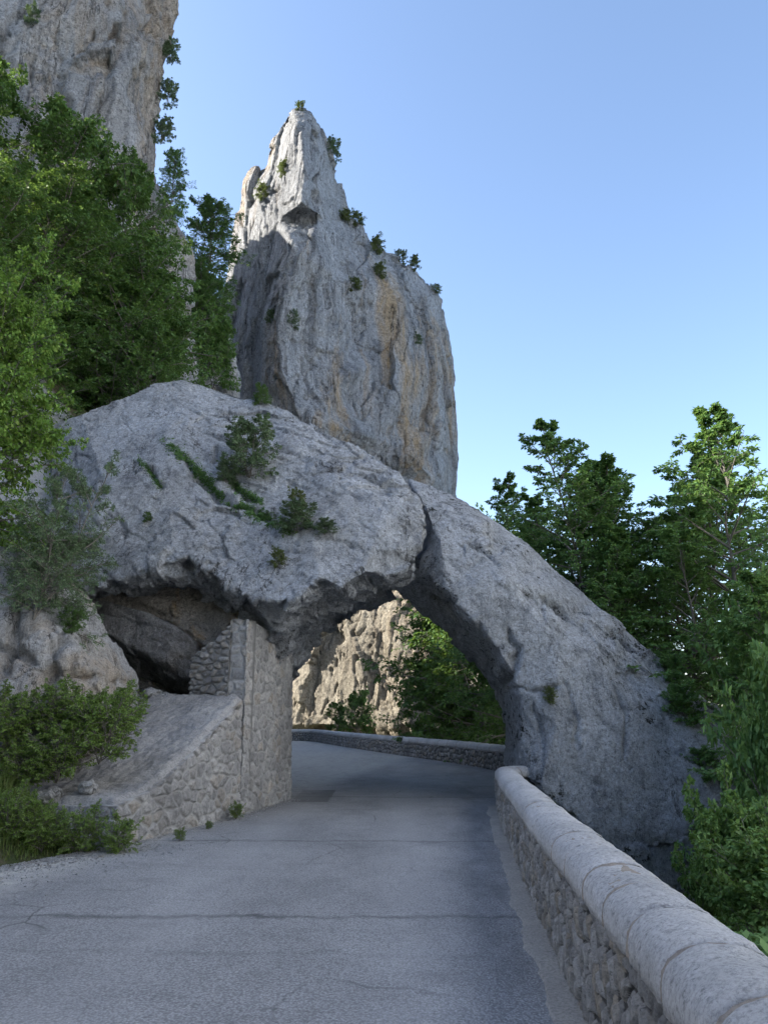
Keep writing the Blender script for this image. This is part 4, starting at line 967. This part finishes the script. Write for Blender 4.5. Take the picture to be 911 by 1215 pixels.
strip([(163, 545), (178, 560), (190, 578)], 1.6, 400, .04, 'short mossy crack on the upper left of the boulder', 3)
# rubble on the floor of the hollow
def pebble(seed, r):
    import bmesh
    bm = bmesh.new(); bmesh.ops.create_icosphere(bm, subdivisions=3, radius=1)
    v = np.array([q.co[:] for q in bm.verts]); f = np.array([[q.index for q in p.verts] for p in bm.faces]); bm.free()
    fa, _ = facets(v * 1.3 + seed * 3.7, .8)
    v = v * (1 + .28 * fa + .10 * fbm(v * 2 + seed, 3))[:, None] * np.array([1, .8, .62]) * r
    return v, f
pb = []
for k in range(3):
    v, f = pebble(k, .13); pb.append((v, f))
rg = np.random.default_rng(21)
spots = [(158, 828), (170, 833), (182, 824), (192, 829), (206, 827), (215, 831), (226, 827), (175, 822), (200, 833), (165, 838), (186, 836), (112, 820), (128, 826), (105, 935), (60, 945), (28, 960), (80, 952), (45, 972)]
meshes = []
for k, (px, py) in enumerate(spots):
    v, f = pb[k % 3]; Y = 14.9 if py < 850 else 11.0
    loc = P(px, py, Y)
    if k < 3: o = obj('loose_stone', v + loc, f, OUTCROP, None, True, origin=loc); meshes.append(o)
    else: o = meshes[k % 3].copy(); COL.objects.link(o); o.location = tuple(loc)
    s = rg.uniform(.5, 1.5); o.scale = (s, s, s); o.rotation_euler = (rg.uniform(-.3, .3), rg.uniform(-.3, .3), rg.uniform(0, 6))
    hollow = py < 850
    tag(o, 'pale loose stone on the ground in front of the hollow' if hollow else 'pale loose stone among the weeds on the left bank', 'stone', 'stones in front of the hollow' if hollow else 'stones among the weeds')

# low leafy ground cover on the slope right of the parapet
rg = np.random.default_rng(31)
n = 46000; y = rg.uniform(2.5, 16, n); x = np.interp(y, xr_y, xr_x) + rg.uniform(0, 1, n) * 7.5 - .15
p3 = np.stack([x, y, x * 0], 1); hc = .10 + .22 * np.clip(fbm(p3 * .9, 3) + .4, 0, 1.4)
c_ = np.stack([x, y, terrain_h(x, y) + rg.uniform(0, 1, n) ** .6 * hc], 1)
nr = unit(np.array([-.1, -.25, 1.0]) + rg.normal(0, .4, (n, 3))); ax = unit(np.cross(nr, rg.normal(size=(n, 3)))); bx = np.cross(nr, ax); L_ = .055 * rg.uniform(.5, 1.2, n)[:, None]
V = np.stack([c_ - ax * L_, c_ - bx * L_ * .5 + nr * .008, c_ + ax * L_, c_ + bx * L_ * .5 + nr * .008], 1).reshape(-1, 3)
tag(obj('ground_cover', V, np.arange(n * 4).reshape(-1, 4), LEAF_D, None, False, {'tone': np.repeat(np.clip(rg.normal(.45, .22, n), 0, 1), 4)}), 'low leafy ground cover on the slope right of the parapet', 'ground cover', None, 'stuff')
# gravel swept to the edges of the road
def gravel(name, pts, sizes, label, seed):
    rng = np.random.default_rng(seed); base = np.array([[1, 0, 0], [-1, 0, 0], [0, 1, 0], [0, -1, 0], [0, 0, 1], [0, 0, -1.]])
    tri = np.array([[0, 2, 4], [2, 1, 4], [1, 3, 4], [3, 0, 4], [2, 0, 5], [1, 2, 5], [3, 1, 5], [0, 3, 5]])
    M = len(pts); a = rng.uniform(0, 6.28, M); c_, s_ = np.cos(a), np.sin(a)
    B = base[None] * rng.uniform(.6, 1.3, (M, 6, 1)) * np.array([1, .8, .55])
    V = np.stack([B[..., 0] * c_[:, None] - B[..., 1] * s_[:, None], B[..., 0] * s_[:, None] + B[..., 1] * c_[:, None], B[..., 2]], -1) * sizes[:, None, None] + pts[:, None]
    tag(obj(name, V.reshape(-1, 3), (tri[None] + np.arange(M)[:, None, None] * 6).reshape(-1, 3), OUTCROP), label, 'gravel', None, 'stuff')
rg = np.random.default_rng(77)
n = 5200; y = rg.uniform(6.5, 10.8, n); x = np.interp(y, [4, 7.6, 8.6, 9.8, 10.6, 11], [-7, -5.2, -4.5, -3.8, -3.4, -3.35]) + rg.exponential(.28, n) - .12
gravel('gravel', np.stack([x, y, np.full(n, .003)], 1), rg.uniform(.004, .014, n) * rg.choice([1, 1, 1, 1.8], n), 'pale gravel strewn along the left edge of the road', 1)
n = 1500; t = rg.uniform(0, 1, n); e = np.where((t < .55)[:, None], A0 + (A1 - A0) * (t / .55)[:, None], A1 + (A2 - A1) * ((t - .55) / .45)[:, None]) + np.stack([rg.exponential(.07, n) + .05, -rg.exponential(.03, n)], 1)
gravel('gravel', np.concatenate([e, np.full((n, 1), .003)], 1), rg.uniform(.004, .012, n), 'fine gravel along the foot of the buttress and pier', 2)

# ------------------------------------------------------------------ light
SUN_AZ = math.atan2(-.99, .09)      # towards the sun: left and ahead (angle from +Y towards +X)
SUN_EL = rad(29)
sv = Vector((math.sin(SUN_AZ) * math.cos(SUN_EL), math.cos(SUN_AZ) * math.cos(SUN_EL), math.sin(SUN_EL)))
L = bpy.data.lights.new('sun', 'SUN'); L.energy = 5.0; L.angle = rad(.5); L.color = (1, .91, .78)
lo = bpy.data.objects.new('sun', L); COL.objects.link(lo); lo.rotation_euler = sv.to_track_quat('Z', 'Y').to_euler(); lo.location = (0, 0, 80)
w = bpy.data.worlds.new('World'); SC.world = w; w.use_nodes = True
nt = w.node_tree; bg = nt.nodes['Background']
sky = nt.nodes.new('ShaderNodeTexSky'); sky.sky_type = 'NISHITA'; sky.sun_disc = False
sky.sun_elevation = SUN_EL; sky.sun_rotation = SUN_AZ; sky.altitude = 800; sky.air_density = 1.0; sky.dust_density = 2.0; sky.ozone_density = 1.3
nt.links.new(sky.outputs[0], bg.inputs[0]); bg.inputs[1].default_value = .12
SC.view_settings.view_transform = 'Standard'; SC.view_settings.look = 'None'; SC.view_settings.gamma = 1; SC.view_settings.exposure = 1.77
SC.cycles.max_bounces = 8; SC.cycles.diffuse_bounces = 5; SC.cycles.use_denoising = True
print('done')
